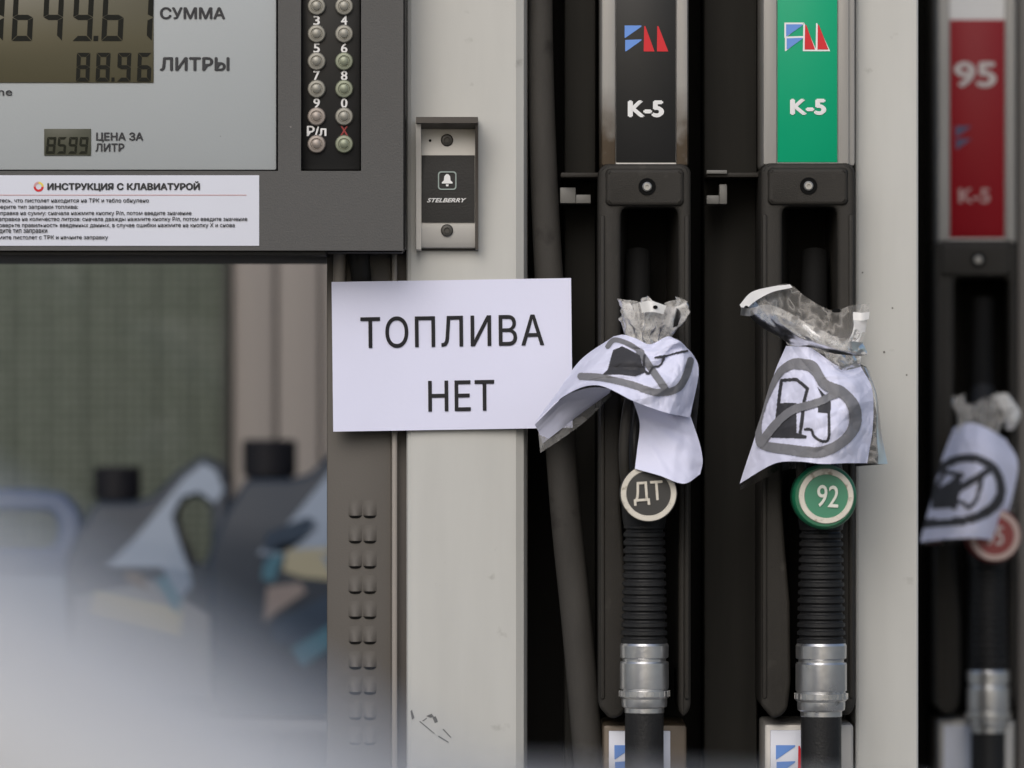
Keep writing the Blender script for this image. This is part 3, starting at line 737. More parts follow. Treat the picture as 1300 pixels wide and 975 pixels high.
def crown(name, cx, prof, m, parent, lobes, amp, seed, yd, dep=.6, nth=120, nv=24):
    """gathered film: prof = [(py, half width px)], ruffled more towards the top"""
    rn = random.Random(seed); ph = [rn.uniform(0, 6.28) for _ in range(5)]
    V = []; F = []
    for j in range(nv + 1):
        t = j / nv; x = t * (len(prof) - 1); i = min(int(x), len(prof) - 2); f = x - i
        py = prof[i][0] * (1 - f) + prof[i + 1][0] * f; hw_ = prof[i][1] * (1 - f) + prof[i + 1][1] * f; ox = (prof[i][2] * (1 - f) + prof[i + 1][2] * f) if len(prof[0]) > 2 else 0
        for k in range(nth):
            a = 2 * math.pi * k / nth
            rf = 1 + (amp * (1 - t) + .14) * (math.sin(lobes * a + ph[0] + 2 * t) * .55 + math.sin((lobes * 2 + 1) * a + ph[1] - 3 * t) * .35 + math.sin((lobes * 3 + 2) * a + ph[2]) * .2)
            p = W(cx + ox + hw_ * math.cos(a) * rf, py + (1 - t) * 7 * math.sin(3 * a + ph[3]) + 2.5 * math.sin(7 * a + ph[4] + 5 * t) * (1 - t), yd)
            p.y += hw_ * S * dep * math.sin(a) * rf
            p += Vector((noise.noise(p * 140), noise.noise(p * 140 + Vector((5, 0, 0))), noise.noise(p * 140 + Vector((0, 9, 0))))) * .002
            p += Vector((noise.noise(p * 420), noise.noise(p * 420 + Vector((5, 0, 0))), noise.noise(p * 420 + Vector((0, 9, 0))))) * .0007
            V.append(p)
    for j in range(nv):
        for k in range(nth): F.append((j * nth + k, j * nth + (k + 1) % nth, (j + 1) * nth + (k + 1) % nth, (j + 1) * nth + k))
    me = bpy.data.meshes.new(name); me.from_pydata(V, [], F)
    return link(name, me, m, parent, angle=45)

# bag over the diesel nozzle
bag1 = thing('bagged_notice', 'crumpled no-fuel notice in clear sleeve flared over the ДТ nozzle', 'paper bag', W(823, 612, -.09), 'no-fuel notices tied over nozzles')
A = [[(779, 427, -.075), (792, 425, -.095), (808, 430, -.108), (826, 437, -.112), (848, 427, -.1), (862, 434, -.078)],
     [(737, 457, -.065), (768, 447, -.1), (800, 449, -.122), (830, 454, -.125), (862, 438, -.112), (879, 449, -.08)],
     [(706, 500, -.06), (742, 476, -.105), (785, 474, -.135), (828, 485, -.138), (862, 478, -.122), (887, 473, -.085)],
     [(678, 538, -.05), (716, 503, -.105), (758, 489, -.14), (806, 510, -.145), (846, 524, -.13), (876, 530, -.095)]]
pr1 = [(print_grey, anyof(near(curve2([(738, 478), (765, 480), (800, 488), (832, 498), (858, 494), (870, 478), (876, 458)]), 4.6), near([(812, 447), (846, 496)], 4.6), near(curve2([(772, 440), (780, 432), (796, 436), (815, 447)]), 3.2))),
       (print_dark, anyof(inside([(772, 470), (779, 445), (790, 440), (812, 452), (818, 474), (806, 478), (785, 476), (766, 476)]), near(curve2([(818, 452), (817, 468), (823, 475), (829, 466), (838, 464), (843, 452)]), 1.5), near([(832, 455), (872, 446)], 1.2)))]
sheet('notice_paper', A, paper_m, bag1, 210, 150, .0032, 55, 1, pr1)
sheet('paper_underside', [[(679, 539, -.051), (716, 504, -.104), (750, 492, -.135), (777, 494, -.139)], [(684, 549, -.045), (715, 517, -.08), (750, 506, -.095), (775, 496, -.11)], [(689, 563, -.042), (712, 545, -.062), (735, 527, -.07), (774, 499, -.085)]], paper_m, bag1, 30, 16, .0008, 60, 2)
sheet('sleeve_tip', [[(683, 545, -.044), (712, 543, -.061), (738, 525, -.07), (776, 499, -.085)], [(686, 575, -.042), (719, 553, -.058), (745, 533, -.066), (776, 503, -.08)]], plastic_smoke, bag1, 20, 8, .001, 60, 3)
C = [[(803, 507, -.118), (832, 516, -.115), (858, 527, -.1), (877, 529, -.085)],
     [(812, 537, -.092), (838, 542, -.094), (868, 552, -.092), (888, 562, -.082)],
     [(809, 570, -.098), (838, 575, -.104), (868, 580, -.102), (892, 585, -.085)],
     [(806, 595, -.108), (838, 604, -.116), (868, 614, -.114), (889, 602, -.092)]]
sheet('notice_flap', C, paper_m, bag1, 40, 36, .0012, 60, 4)
sheet('sleeve_back', [[(779, 427, -.07), (800, 428, -.03), (826, 435, -.02), (862, 434, -.07)], [(735, 470, -.06), (780, 470, -.01), (840, 470, -.005), (887, 473, -.08)], [(690, 540, -.048), (765, 512, -.02), (840, 520, -.01), (884, 545, -.08)]], plastic_film, bag1, 30, 20, .002, 50, 5)
crown('gathered_film', 825, [(386, 34, 0), (400, 36, 2), (415, 31, 1), (428, 24, -1), (440, 26, 0)], plastic_dense, bag1, 5, .3, 3, -.083, .75)
t1 = sheet('sleeve_tab', [[(812, 384, -.104), (826, 382, -.112), (846, 388, -.108)], [(815, 397, -.108), (829, 396, -.116), (842, 399, -.11)]], tab_m, bag1, 12, 6, .001, 60, 6)
flat('punched_hole', [[(832 + 3.2 * math.cos(t * .5236), 390 + 2.4 * math.sin(t * .5236)) for t in range(12)]], -.1145, hole_m, t1)
sheet('sleeve_tab', [[(846, 388, -.1), (858, 390, -.104), (866, 398, -.09)], [(842, 412, -.105), (852, 416, -.106), (860, 414, -.095)]], plastic_smoke, bag1, 12, 8, .002, 90, 8)

# bag over the 92 nozzle
bag2 = thing('bagged_notice', 'crossed-out pump notice in clear sleeve, neck spread wide, over the green 92 nozzle', 'paper bag', W(1040, 612, -.09), 'no-fuel notices tied over nozzles')
A = [[(998, 439, -.085), (1012, 440, -.1), (1030, 442, -.108), (1052, 457, -.11), (1070, 470, -.108), (1092, 464, -.09)],
     [(983, 474, -.085), (1006, 476, -.108), (1030, 478, -.122), (1058, 484, -.128), (1083, 489, -.118), (1107, 494, -.092)],
     [(963, 540, -.08), (994, 540, -.11), (1027, 540, -.132), (1056, 541, -.138), (1082, 541, -.125), (1108, 541, -.095)],
     [(939, 614, -.07), (982, 589, -.108), (1013, 586, -.132), (1044, 589, -.14), (1073, 588, -.128), (1101, 588, -.1)]]
cv = lambda L: [(920 + x / 2.868, 340 + y / 2.868) for x, y in L]
outer = curve2(cv([(270, 330), (330, 345), (375, 408), (440, 440), (490, 505), (490, 585), (435, 650), (350, 690), (240, 682), (140, 662), (113, 622), (128, 555), (150, 475), (188, 380), (228, 343)]), True)
inner = curve2(cv([(266, 370), (312, 383), (350, 440), (420, 475), (448, 520), (446, 580), (400, 630), (330, 652), (240, 644), (150, 630), (138, 600), (140, 550), (165, 475), (205, 400), (236, 375)]), True)
io, ii = inside(outer), inside(inner)
pr2 = [(print_dark, anyof(inside(cv([(193, 492), (262, 492), (262, 600), (300, 612), (298, 622), (160, 618), (182, 575)])), near(cv([(196, 500), (208, 410), (262, 406), (302, 440), (292, 480), (276, 600)]), 2.0),
                         inside(cv([(335, 432), (388, 488), (384, 532), (340, 528), (338, 505), (362, 490)])), near(curve2(cv([(378, 525), (380, 600), (372, 630), (345, 628), (325, 612), (316, 590), (294, 588)])), 1.7))),
       (print_grey, lambda x, y: (io(x, y) and not ii(x, y))), (print_grey, near(curve2(cv([(135, 640), (190, 570), (250, 520), (330, 495), (400, 462)])), 5.2))]
sheet('notice_paper', A, paper_m, bag2, 220, 200, .0024, 50, 11, pr2)
sheet('sleeve_front', [[(1092, 464, -.088), (1098, 466, -.086), (1103, 470, -.08)], [(1107, 494, -.09), (1112, 500, -.088), (1114, 505, -.08)], [(1108, 541, -.093), (1114, 545, -.09), (1119, 550, -.08)], [(1101, 588, -.098), (1114, 589, -.094), (1127, 589, -.08)]], plastic_film, bag2, 12, 30, .001, 60, 12)
sheet('sleeve_back', [[(998, 439, -.08), (1020, 440, -.03), (1060, 448, -.02), (1100, 466, -.078)], [(963, 540, -.075), (1010, 540, -.012), (1060, 540, -.008), (1118, 548, -.078)], [(941, 618, -.066), (1000, 596, -.02), (1060, 594, -.01), (1126, 589, -.078)]], plastic_film, bag2, 30, 24, .002, 50, 13)
sheet('sleeve_tip', [[(939, 613, -.069), (960, 601, -.09), (983, 588, -.107)], [(940, 622, -.06), (968, 609, -.07), (990, 596, -.08)]], plastic_smoke, bag2, 14, 6, .001, 60, 14)
rim_b = [(940, 387), (955, 371), (979, 364), (1002, 361), (1025, 378), (1056, 394), (1080, 388), (1104, 385)]
rim_f = [(941, 391), (953, 392), (972, 387), (993, 393), (1025, 411), (1052, 424), (1077, 433), (1096, 436)]
neck = [(990, 428), (997, 433), (1005, 438), (1018, 440), (1036, 442), (1056, 448), (1076, 452), (1094, 452)]
mid = [((a[0] + b[0]) / 2 + o_, (a[1] + b[1]) / 2 + 5) for a, b, o_ in zip(rim_f, neck, (0, 2, 4, 2, 0, 0, 2, 6))]
dep = [0, .012, .022, .028, .03, .028, .02, .004]
sheet('sleeve_mouth_back', [[(x, y, -.085 + d) for (x, y), d in zip(rim_b, dep)], [((x + a) / 2, (y + b) / 2, -.085 + d * 1.1) for (x, y), (a, b), d in zip(rim_b, neck, dep)], [(x, y, -.085 + d * .5) for (x, y), d in zip(neck, dep)]], plastic_film, bag2, 60, 24, .003, 70, 15)
sheet('sleeve_mouth_front', [[(x, y, -.088 - d * 1.2) for (x, y), d in zip(rim_f, dep)], [(x, y, -.09 - d) for (x, y), d in zip(mid, dep)], [(x, y, -.087 - d * .6) for (x, y), d in zip(neck, dep)]], plastic_dense, bag2, 60, 24, .003, 80, 16)
strip = sheet('sleeve_strip', [[(x, y - 1, -.0895 - d * 1.2) for (x, y), d in zip(rim_f, dep)], [(x - 1, y + 9, -.091 - d * 1.15) for (x, y), d in zip(rim_f, dep)]], plastic_film, bag2, 60, 6, .001, 80, 17)
sheet('sleeve_tab', [[(939, 387, -.086), (954, 371, -.076), (979, 364, -.066), (1003, 361, -.062)], [(944, 396, -.09), (958, 383, -.08), (980, 371, -.07), (1006, 365, -.064)]], tab_m, bag2, 24, 8, .001, 60, 18)
sheet('sleeve_tab', [[(1083, 396, -.092), (1094, 397, -.094), (1104, 396, -.09)], [(1083, 406, -.094), (1094, 407, -.096), (1103, 405, -.092)]], tab_m, bag2, 8, 4, .0006, 60, 19)
for hx, hy, ra, rb, hd in ((947.5, 391, 3, 3, -.0945), (1009, 403.5, 4.5, 2.6, -.128), (1037, 417.5, 4, 2.4, -.128), (1070, 431, 5, 2.2, -.119), (1062, 394.5, 6, 2.5, -.07), (1085, 430, 2, 1.4, -.112)):
    flat('punched_hole', [[(hx + ra * math.cos(t * .5236), hy + rb * math.sin(t * .5236)) for t in range(12)]], hd, hole_m if rb > 2.45 and ra < 6.5 and hx in (947.5, 1062) else mat('film_hole_edge', (.2, .19, .18), .5, var=.1), strip)
sheet('sleeve_crease', [[(1046, 447, -.113), (1066, 450, -.114), (1093, 452, -.1)], [(1050, 456, -.115), (1070, 462, -.116), (1093, 460, -.1)], [(1056, 464, -.114), (1072, 470, -.114), (1092, 466, -.098)]], plastic_dense, bag2, 24, 14, .003, 120, 20)
crown('gathered_film', 1043, [(430, 40, 2), (440, 37, 0), (450, 40, 2)], plastic_film, bag2, 5, .12, 9, -.085, .55, nv=10)

# ------------------------------------------------------------------ rear dispenser with the 95 nozzle
Q = .855; Y2 = 1.05
rd = thing('fuel_dispenser', 'fuel dispenser standing behind, its red 95 label between dark panels', 'fuel dispenser', (.62, 1.3, .14))
lab3 = boot(rd, 1190, 1290, 1206, 1275.5, 25, 302, 1187, 1291, 1211, 1281, 305, 352, Y2, lab_red, alu_clean, Q)
L3 = Y2 + .0011
text('lettering', '95', 1211, 1265, 78, 111, L3, mat('pale_print', (.52, .47, .45), .5, var=.05), lab3, .05)
logo(lab3, 1213, 160, .9, L3, 'dim', only=0)
text('lettering', 'K-5', 1217, 1257, 239, 258, L3, mat('faded_pink_print', (.42, .25, .24), .5, var=.05), lab3, .045)
col_back = mat('brown_grey_panel', (.12, .112, .105), .5, var=.06)
zt = 2.05
def vbox(name, x0, x1, y0, y1, m, par, z0=ZB, z1=zt, bev=.003):
    a, b = W(x0, 0, y0).x, W(x1, 0, y0).x
    return finish(name, add_box(new(), a, b, y0, y1, z0, z1, bev), m, par)
vbox('bay_back', 1040, 1450, Y2 + .17, Y2 + .42, cavity, rd)
vbox('column', 1040, 1140, Y2 + .02, Y2 + .40, dark_grey, rd)
vbox('bay_panel', 1292, 1322, Y2 + .01, Y2 + .16, col_back, rd)
vbox('column', 1450, 1600, Y2, Y2 + .40, white_coat, rd)
vbox('top_beam', 1038, 1602, Y2 + .004, Y2 + .43, white_coat, rd, 2.03, 2.16)
vbox('plinth', 1038, 1602, Y2 - .004, Y2 + .43, dark_grey, rd, ZB - .001, .22)
n3, b3, yf3 = nozzle('nozzle with blurred red badge in the rear dispenser', (1262, 680), 35, 1228, 1281, 712, 852, 935, Y2 - .055, Q, red_plastic, None, '95', None, 0, 380)
badge_print(b3, (1263, 680), 32, 24.5, yf3, red_face, mat('pinkish_ring', (.5, .38, .34), .5, var=.1), '95', (1252, 1274, 668, 692), 0, mat('pale_print', (.5, .4, .38)))
bag3 = thing('bagged_notice', 'no-fuel notice over the red-badged nozzle of the rear dispenser', 'paper bag', W(1230, 690, Y2 - .09), 'no-fuel notices tied over nozzles')
yb_ = Y2 - .1
A = [[(1211, 543, yb_ + .03), (1232, 537, yb_), (1256, 545, yb_ - .005), (1277, 558, yb_ + .03)],
     [(1196, 583, yb_ + .025), (1225, 575, yb_ - .02), (1258, 578, yb_ - .025), (1292, 587, yb_ + .02)],
     [(1183, 632, yb_ + .02), (1217, 630, yb_ - .03), (1252, 630, yb_ - .035), (1285, 632, yb_ + .015)],
     [(1168, 688, yb_ + .015), (1205, 684, yb_ - .03), (1238, 683, yb_ - .035), (1268, 686, yb_ + .01)]]
cv3 = lambda L: [(900 + x / 2.4375, 320 + y / 2.4375) for x, y in L]
o3 = inside(curve2(cv3([(680, 690), (740, 640), (820, 625), (890, 660), (918, 730), (900, 790), (830, 835), (730, 850), (640, 850), (610, 790)]), True))
i3 = inside(curve2(cv3([(690, 710), (745, 665), (815, 650), (870, 680), (890, 730), (870, 775), (815, 810), (730, 825), (650, 820), (630, 780)]), True))
pr3 = [(print_dark, anyof(lambda x, y: o3(x, y) and not i3(x, y), inside(cv3([(690, 740), (745, 710), (770, 690), (765, 790), (690, 795)])), near(cv3([(700, 780), (860, 680)]), 4.5), near(cv3([(775, 700), (760, 790)]), 3.5), near(curve2(cv3([(845, 690), (830, 760), (805, 790), (785, 775), (760, 770)])), 2.5), near(cv3([(700, 740), (730, 680), (785, 690)]), 3)))]
sheet('notice_paper', A, paper_m, bag3, 70, 70, .0016, 45, 31, pr3)
sheet('sleeve_back', [[(1211, 543, yb_ + .035), (1240, 540, yb_ + .06), (1277, 558, yb_ + .035)], [(1183, 632, yb_ + .025), (1230, 630, yb_ + .07), (1290, 632, yb_ + .025)], [(1168, 692, yb_ + .02), (1220, 690, yb_ + .06), (1275, 690, yb_ + .02)]], plastic_film, bag3, 20, 16, .002, 50, 32)
crown('gathered_film', 1249, [(508, 33, 0), (522, 33, 0), (535, 27, -3), (550, 26, -8)], plastic_film, bag3, 5, .2, 33, Y2 - .085, .6)
sheet('sleeve_tab', [[(1262, 502, yb_ + .02), (1276, 499, yb_ + .015), (1284, 505, yb_ + .02)], [(1276, 530, yb_ + .015), (1288, 530, yb_ + .012), (1295, 522, yb_ + .02)], [(1277, 545, yb_ + .02), (1286, 545, yb_ + .018), (1294, 533, yb_ + .02)]], tab_m, bag3, 14, 14, .002, 60, 34)

# ------------------------------------------------------------------ kiosk behind, with window, blinds and oil jugs
YW = 2.55
kiosk = thing('kiosk_building', 'pinkish-grey clad kiosk wall with a green-tinted window behind the dispensers', 'building', (0, YW + 1, 0))
clad = mat('pink_grey_cladding', (.25, .226, .21), .55, var=.05, vscale=3, bump=.06, bscale=300)
frame_m = mat('dark_window_frame', (.03, .032, .028), .45, var=.1)
slat_m = mat('sage_blind_fabric', (.36, .375, .355), .85, var=.3, vscale=120, bump=.3, bscale=120)
_n = slat_m.node_tree.nodes; _l = slat_m.node_tree.links
_bk = _n.new('ShaderNodeTexBrick'); _bk.offset = 0; _bk.inputs['Scale'].default_value = 1.0; _bk.inputs['Brick Width'].default_value = .0115; _bk.inputs['Row Height'].default_value = .0115; _bk.inputs['Mortar Size'].default_value = .0022; _bk.inputs['Mortar Smooth'].default_value = .6
_bk.inputs['Color1'].default_value = (1, 1, 1, 1); _bk.inputs['Color2'].default_value = (.82, .84, .82, 1); _bk.inputs['Mortar'].default_value = (.5, .54, .5, 1)
_ge = _n.new('ShaderNodeNewGeometry'); _sp = _n.new('ShaderNodeSeparateXYZ'); _cb = _n.new('ShaderNodeCombineXYZ')
_l.new(_ge.outputs['Position'], _sp.inputs[0]); _l.new(_sp.outputs['X'], _cb.inputs['X']); _l.new(_sp.outputs['Z'], _cb.inputs['Y']); _l.new(_cb.outputs[0], _bk.inputs['Vector'])
_mu = _n.new('ShaderNodeMix'); _mu.data_type = 'RGBA'; _mu.blend_type = 'MULTIPLY'; _mu.inputs['Factor'].default_value = 1
_src = _n['Principled BSDF'].inputs['Base Color'].links[0].from_socket
_l.new(_src, _mu.inputs['A']); _l.new(_bk.outputs['Color'], _mu.inputs['B']); _l.new(_mu.outputs['Result'], _n['Principled BSDF'].inputs['Base Color'])
glass_m = mix_transparent('window_glass', (.05, .07, .06), .12, .02, 1.45, (.8, .825, .8))
wx1 = W(293, 0, YW).x; wx0 = -2.6
# wall of separate cladding panels
pw = PX(57.5, YW)
x = wx1
while x < 3.0:
    finish('cladding_panel', add_box(new(), x + .0015, x + pw - .0015, YW, YW + .05, .1, 2.9, .006, 2), clad, kiosk); x += pw
finish('wall_core', add_box(new(), wx1 + .002, 3.0, YW + .03, YW + .12, 0, 2.92), frame_m, kiosk)
finish('sill_wall', add_box(new(), wx0 - .6, wx1 - .001, YW, YW + .12, 0, .55, .004), clad, kiosk)
finish('lintel', add_box(new(), wx0 - .6, wx1 - .001, YW, YW + .12, 2.2, 2.9, .004), clad, kiosk)
finish('side_wall', add_box(new(), wx0 - .6, wx0 - .001, YW, YW + .12, .551, 2.199, .004), clad, kiosk)
finish('roof', add_box(new(), wx0 - .8, 3.2, YW - .4, YW + 3.4, 2.921, 3.15, .01), dark_grey, kiosk)
finish('rear_wall', add_box(new(), wx0 - .6, 3.0, YW + 3, YW + 3.1, 0, 2.92), clad, kiosk)
finish('end_wall', add_box(new(), 2.9, 3.0, YW + .121, YW + 2.999, 0, 2.92), clad, kiosk)
finish('end_wall', add_box(new(), wx0 - .6, wx0 - .5, YW + .121, YW + 2.999, 0, 2.92), clad, kiosk)
bm = new(); fw = PX(10, YW)
add_box(bm, wx1 - fw, wx1 - .0015, YW - .012, YW + .08, .552, 2.198); add_box(bm, wx0, wx0 + fw, YW - .012, YW + .08, .552, 2.198)
add_box(bm, wx0 + fw, wx1 - fw, YW - .012, YW + .08, .552, .6); add_box(bm, wx0 + fw, wx1 - fw, YW - .012, YW + .08, 2.15, 2.198)
win = finish('window', bm, frame_m, kiosk, smooth=False)
bm = new(); v = [bm.verts.new(p) for p in ((wx0 + fw, YW + .03, .6), (wx1 - fw, YW + .03, .6), (wx1 - fw, YW + .03, 2.15), (wx0 + fw, YW + .03, 2.15))]; bm.faces.new(v)
finish('pane', bm, glass_m, win, smooth=False)
blind = thing('vertical_blind', 'sage green vertical blind hanging behind the kiosk window', 'blind', ((wx0 + wx1) / 2, YW + .11, .62))
sw_ = PX(46, YW); x = wx1 - fw - sw_ * .9
bm = new(); n = 8
fr_ = [[bm.verts.new((sw_ * (i / n - .5) * .98, -.0025 * math.cos(math.pi * (i / n - .5)), z)) for i in range(n + 1)] for z in (0, 1.5)]
for i in range(n): bm.faces.new((fr_[0][i], fr_[0][i + 1], fr_[1][i + 1], fr_[1][i]))
sme = bpy.data.meshes.new('slat'); bm.to_mesh(sme); bm.free(); sme.materials.append(slat_m); sme.polygons.foreach_set('use_smooth', [True] * n)
i = 0
while x > wx0:
    o = bpy.data.objects.new('slat', sme); COL.objects.link(o); o.location = (x + sw_ / 2, YW + .1 + .003 * (i % 2), .63); o.rotation_euler.z = math.radians(R.uniform(-1.5, 2)); attach(o, blind); x -= sw_; i += 1
finish('head_rail', add_box(new(), wx0 + .02, wx1 - .02, YW + .085, YW + .12, 2.128, 2.16), frame_m, blind)

rack = thing('display_rack', 'steel display rack holding the motor oil jugs before the window', 'rack', (-.75, YW - .22, 0))
rm = mat('rack_grey_steel', (.25, .25, .26), .45, metal=.3, var=.05)
RX0, RX1 = -1.7, W(450, 0, YW - .3).x
finish('shelf', add_box(new(), RX0, RX1, YW - .42, YW - .06, .735, .75, .003), rm, rack)
finish('shelf', add_box(new(), RX0, RX1, YW - .42, YW - .06, .3, .315, .003), rm, rack)
for px_ in (RX0 + .012, RX1 - .012):
    for py_ in (YW - .408, YW - .072): finish('leg', add_box(new(), px_ - .012, px_ + .012, py_ - .012, py_ + .012, 0, .736, .002), rm, rack)
jug_dark = mat('jug_slate_plastic', (.021, .03, .046), .45, spec=.3, var=.06)
jug_blue = mat('jug_blue_grey_plastic', (.05, .075, .14), .45, spec=.3, var=.06)
jug_silver = mat('jug_pale_blue_label', (.15, .2, .28), .4, var=.05)
lab_beige = mat('label_beige', (.3, .28, .2), .5, var=.06); lab_teal = mat('label_teal', (.04, .125, .18), .45, var=.06); lab_navy = mat('label_navy', (.012, .03, .06), .45, var=.06)
def jug(label, px, ytop, y, scale, body_m, lean, kind):
    """oil jug: slab body with shoulder, cap at one side and a looped handle at the other. Local x -.095...095"""
    bx = W(px, 0, y).x; z0 = .75
    t = thing('oil_jug', label, 'oil jug', (bx, y, z0), 'motor oil jugs on the rack')
    def tr(p): return (bx + p[0] * scale, z0 + p[1] * scale)
    th = .052 * scale
    out = [(-.092, .004), (.092, .004), (.098, .03), (.096, .13), (.084, .17), (.082, .205), (.086, .25), (.078, .278), (.055, .288), (.03, .272), (0.0, .243), (-.018, .238), (-.062, .238), (-.082, .205), (-.096, .17), (-.098, .03)]
    hole = [(.045, .168), (.058, .166), (.066, .19), (.066, .232), (.052, .244), (.034, .238), (.026, .222), (.034, .195)]
    if kind == 0:
        out = [(-.092, .004), (.092, .004), (.098, .03), (.096, .20), (.09, .255), (.07, .277), (.03, .281), (-.05, .281), (-.078, .27), (-.092, .25), (-.098, .2), (-.098, .03)]
        hole = [(-.06, .205), (.05, .205), (.062, .215), (.064, .24), (.055, .253), (-.05, .253), (-.066, .242), (-.068, .215)]
    bm = bmesh.new()
    ov = [bm.verts.new((tr(p)[0], -th, tr(p)[1])) for p in out]; hv = [bm.verts.new((tr(p)[0], -th, tr(p)[1])) for p in hole]
    ed = [bm.edges.new((ov[i], ov[(i + 1) % len(ov)])) for i in range(len(ov))] + [bm.edges.new((hv[i], hv[(i + 1) % len(hv)])) for i in range(len(hv))]
    r = bmesh.ops.triangle_fill(bm, edges=ed, use_beauty=True)
    fs = [f for f in r['geom'] if isinstance(f, bmesh.types.BMFace)]
    r = bmesh.ops.extrude_face_region(bm, geom=fs)
    for v_ in [g_ for g_ in r['geom'] if isinstance(g_, bmesh.types.BMVert)]: v_.co.y = th
    for v_ in bm.verts:
        zz = (v_.co.z - z0) / scale
        v_.co.y = v_.co.y * (1 if zz < .17 else max(.42, 1 - (zz - .17) * 5)) + y
    body = finish('jug_body', bm, body_m, t, angle=50)
    bv = body.modifiers.new('bevel', 'BEVEL'); bv.width = .006; bv.segments = 2; bv.limit_method = 'ANGLE'
    c = tr((-.040, .234))
    if kind: finish('cap', add_lathe(new(), [(.022 * scale, 0), (.022 * scale, .006 * scale), (.0265 * scale, .007 * scale), (.0265 * scale, .039 * scale), (.0245 * scale, .042 * scale), (.005, .042 * scale)], (c[0], y, c[1]), 'Z', 24), mat('cap_black', (.009, .009, .012), .5, var=.1, spec=.2), t)
    def lab(name, pts, m, off=.0012):
        bm = new(); bm.faces.new([bm.verts.new((tr(p)[0], y - th - off, tr(p)[1])) for p in pts]); bmesh.ops.triangulate(bm, faces=bm.faces)
        finish(name, bm, m, t, smooth=False)
    def lab2_(name, pts, m, off):
        bm = new(); vs = [bm.verts.new((tr(p)[0], y - th * (1 if p[1] < .17 else max(.42, 1 - (p[1] - .17) * 5)) - off, tr(p)[1])) for p in pts]
        for a_, b_, c_ in tessellate_polygon([[Vector((p[0], p[1], 0)) for p in pts]]): bm.faces.new((vs[a_], vs[b_], vs[c_]))
        finish(name, bm, m, t, smooth=False)
    if kind: lab2_('handle_panel', [(-.05, .165), (.012, .165), (.032, .13), (.045, .146), (.042, .162), (.031, .193), (.022, .222), (.032, .243), (.052, .249), (.07, .236), (.079, .25), (.07, .272), (.056, .28), (.034, .262), (.004, .224), (-.02, .195)], jug_silver, .0025)
    if kind == 1:
        lab('label', [(-.085, .02), (.085, .02), (.085, .10), (.0, .15), (-.085, .13)], mat('label_grey', (.16, .17, .185), .45, var=.06))
        lab('label_band', [(-.07, .112), (.03, .088), (.034, .118), (-.062, .138)], lab_beige, .002)
        lab('label_patch', [(.004, .150), (.026, .112), (.034, .128), (.016, .158)], lab_teal, .0024)
        lab('label_spot', [(-.03, .15), (-.006, .138), (-.008, .156), (-.026, .162)], mat('label_brown', (.1, .08, .06), .5), .0024)
    elif kind == 2:
        u_ = S * k_of(y)
        def q(name, pts, m, off):
            lab(name, [((p[0] - px) * u_ / scale, (CZ - (p[1] - 487.5) * u_ - z0) / scale) for p in pts], m, off)
        q('label_slot', [(340, 675), (392, 655), (403, 660), (388, 682), (352, 692), (346, 714), (336, 714)], lab_navy, .002)
        q('label_patch', [(337, 716), (353, 697), (363, 702), (350, 737), (335, 733)], lab_teal, .0022)
        q('label_band', [(366, 696), (440, 692), (440, 736), (386, 731), (362, 723)], lab_beige, .0024)
        q('label_patch', [(342, 743), (384, 737), (391, 749), (352, 776), (337, 790)], mat('label_rosy_grey', (.2, .17, .165), .45, var=.1), .0026)
        q('label_patch', [(346, 788), (440, 742), (440, 800), (384, 818), (350, 814)], lab_navy, .0028)
        q('label_patch', [(372, 822), (440, 778), (440, 806), (384, 846)], lab_teal, .0032)
    else:
        lab('label', [(-.08, .02), (.08, .02), (.08, .17), (-.08, .17)], jug_silver)
    return t
YJ = YW - .26
jug('dark slate oil jug with pale handle before the green window, beige stripe on label', 195, 600, YJ, 1.09, jug_dark, 0, 1)
jug('dark oil jug against the pink-grey cladding, navy and teal label, black cap', 394, 565, YJ - .1, 1.21, jug_dark, 0, 2)
jug('blue-grey oil jug with wide empty handle loop beside the slate jug', 10, 625, YJ + .02, .97, jug_blue, 0, 0)

# ------------------------------------------------------------------ silver car parked close before the camera
TH = math.radians(20)
car = thing('parked_car', 'silver car parked close by, its bonnet a pale blur along the bottom', 'car', (-.02, -3.239, 0))
CM = Matrix.Translation(Vector((-.02, -3.239, 0))) @ Matrix.Rotation(TH, 4, 'Z')      # local x = forwards, y = left, x = 0 at the windscreen foot
paint = mat('silver_car_paint', (.57, .57, .575), .3, metal=.25, var=.02, vscale=3, coat=.6)
cglass = mat('car_glass', (.012, .014, .014), .05, var=.0, spec=.8)
tyre_m = mat('tyre', (.018, .018, .018), .8, var=.1); rim_m = mat('alloy_rim', (.5, .5, .5), .3, metal=.8, var=.05)
lamp_m = mat('headlight_lens', (.6, .62, .65), .1, var=.05); tail_m = mat('tail_light_lens', (.3, .01, .01), .15, var=.05)
def cfin(name, bm, m, par=car, **kw):
    for v in bm.verts: v.co = CM @ v.co
    return finish(name, bm, m, par, **kw)
def hood_z(x):
    st = [(-3.2, .93), (-3.0, .97), (-2.0, .97), (-.6, .965), (-.1, .98), (.05, 1.0), (.2, .995), (.5, .968), (.8, .925), (1.0, .88), (1.12, .82), (1.2, .74), (1.26, .62)]
    for (a, b), (c, d) in zip(st, st[1:]):
        if x <= c: return b + (d - b) * (x - a) / (c - a)
    return st[-1][1]
def half_w(x):
    if x > .5: return 0.88 - .2 * ((x - .5) / .76) ** 2
    if x < -2.6: return 0.88 - .12 * ((-2.6 - x) / .6) ** 2
    return 0.88
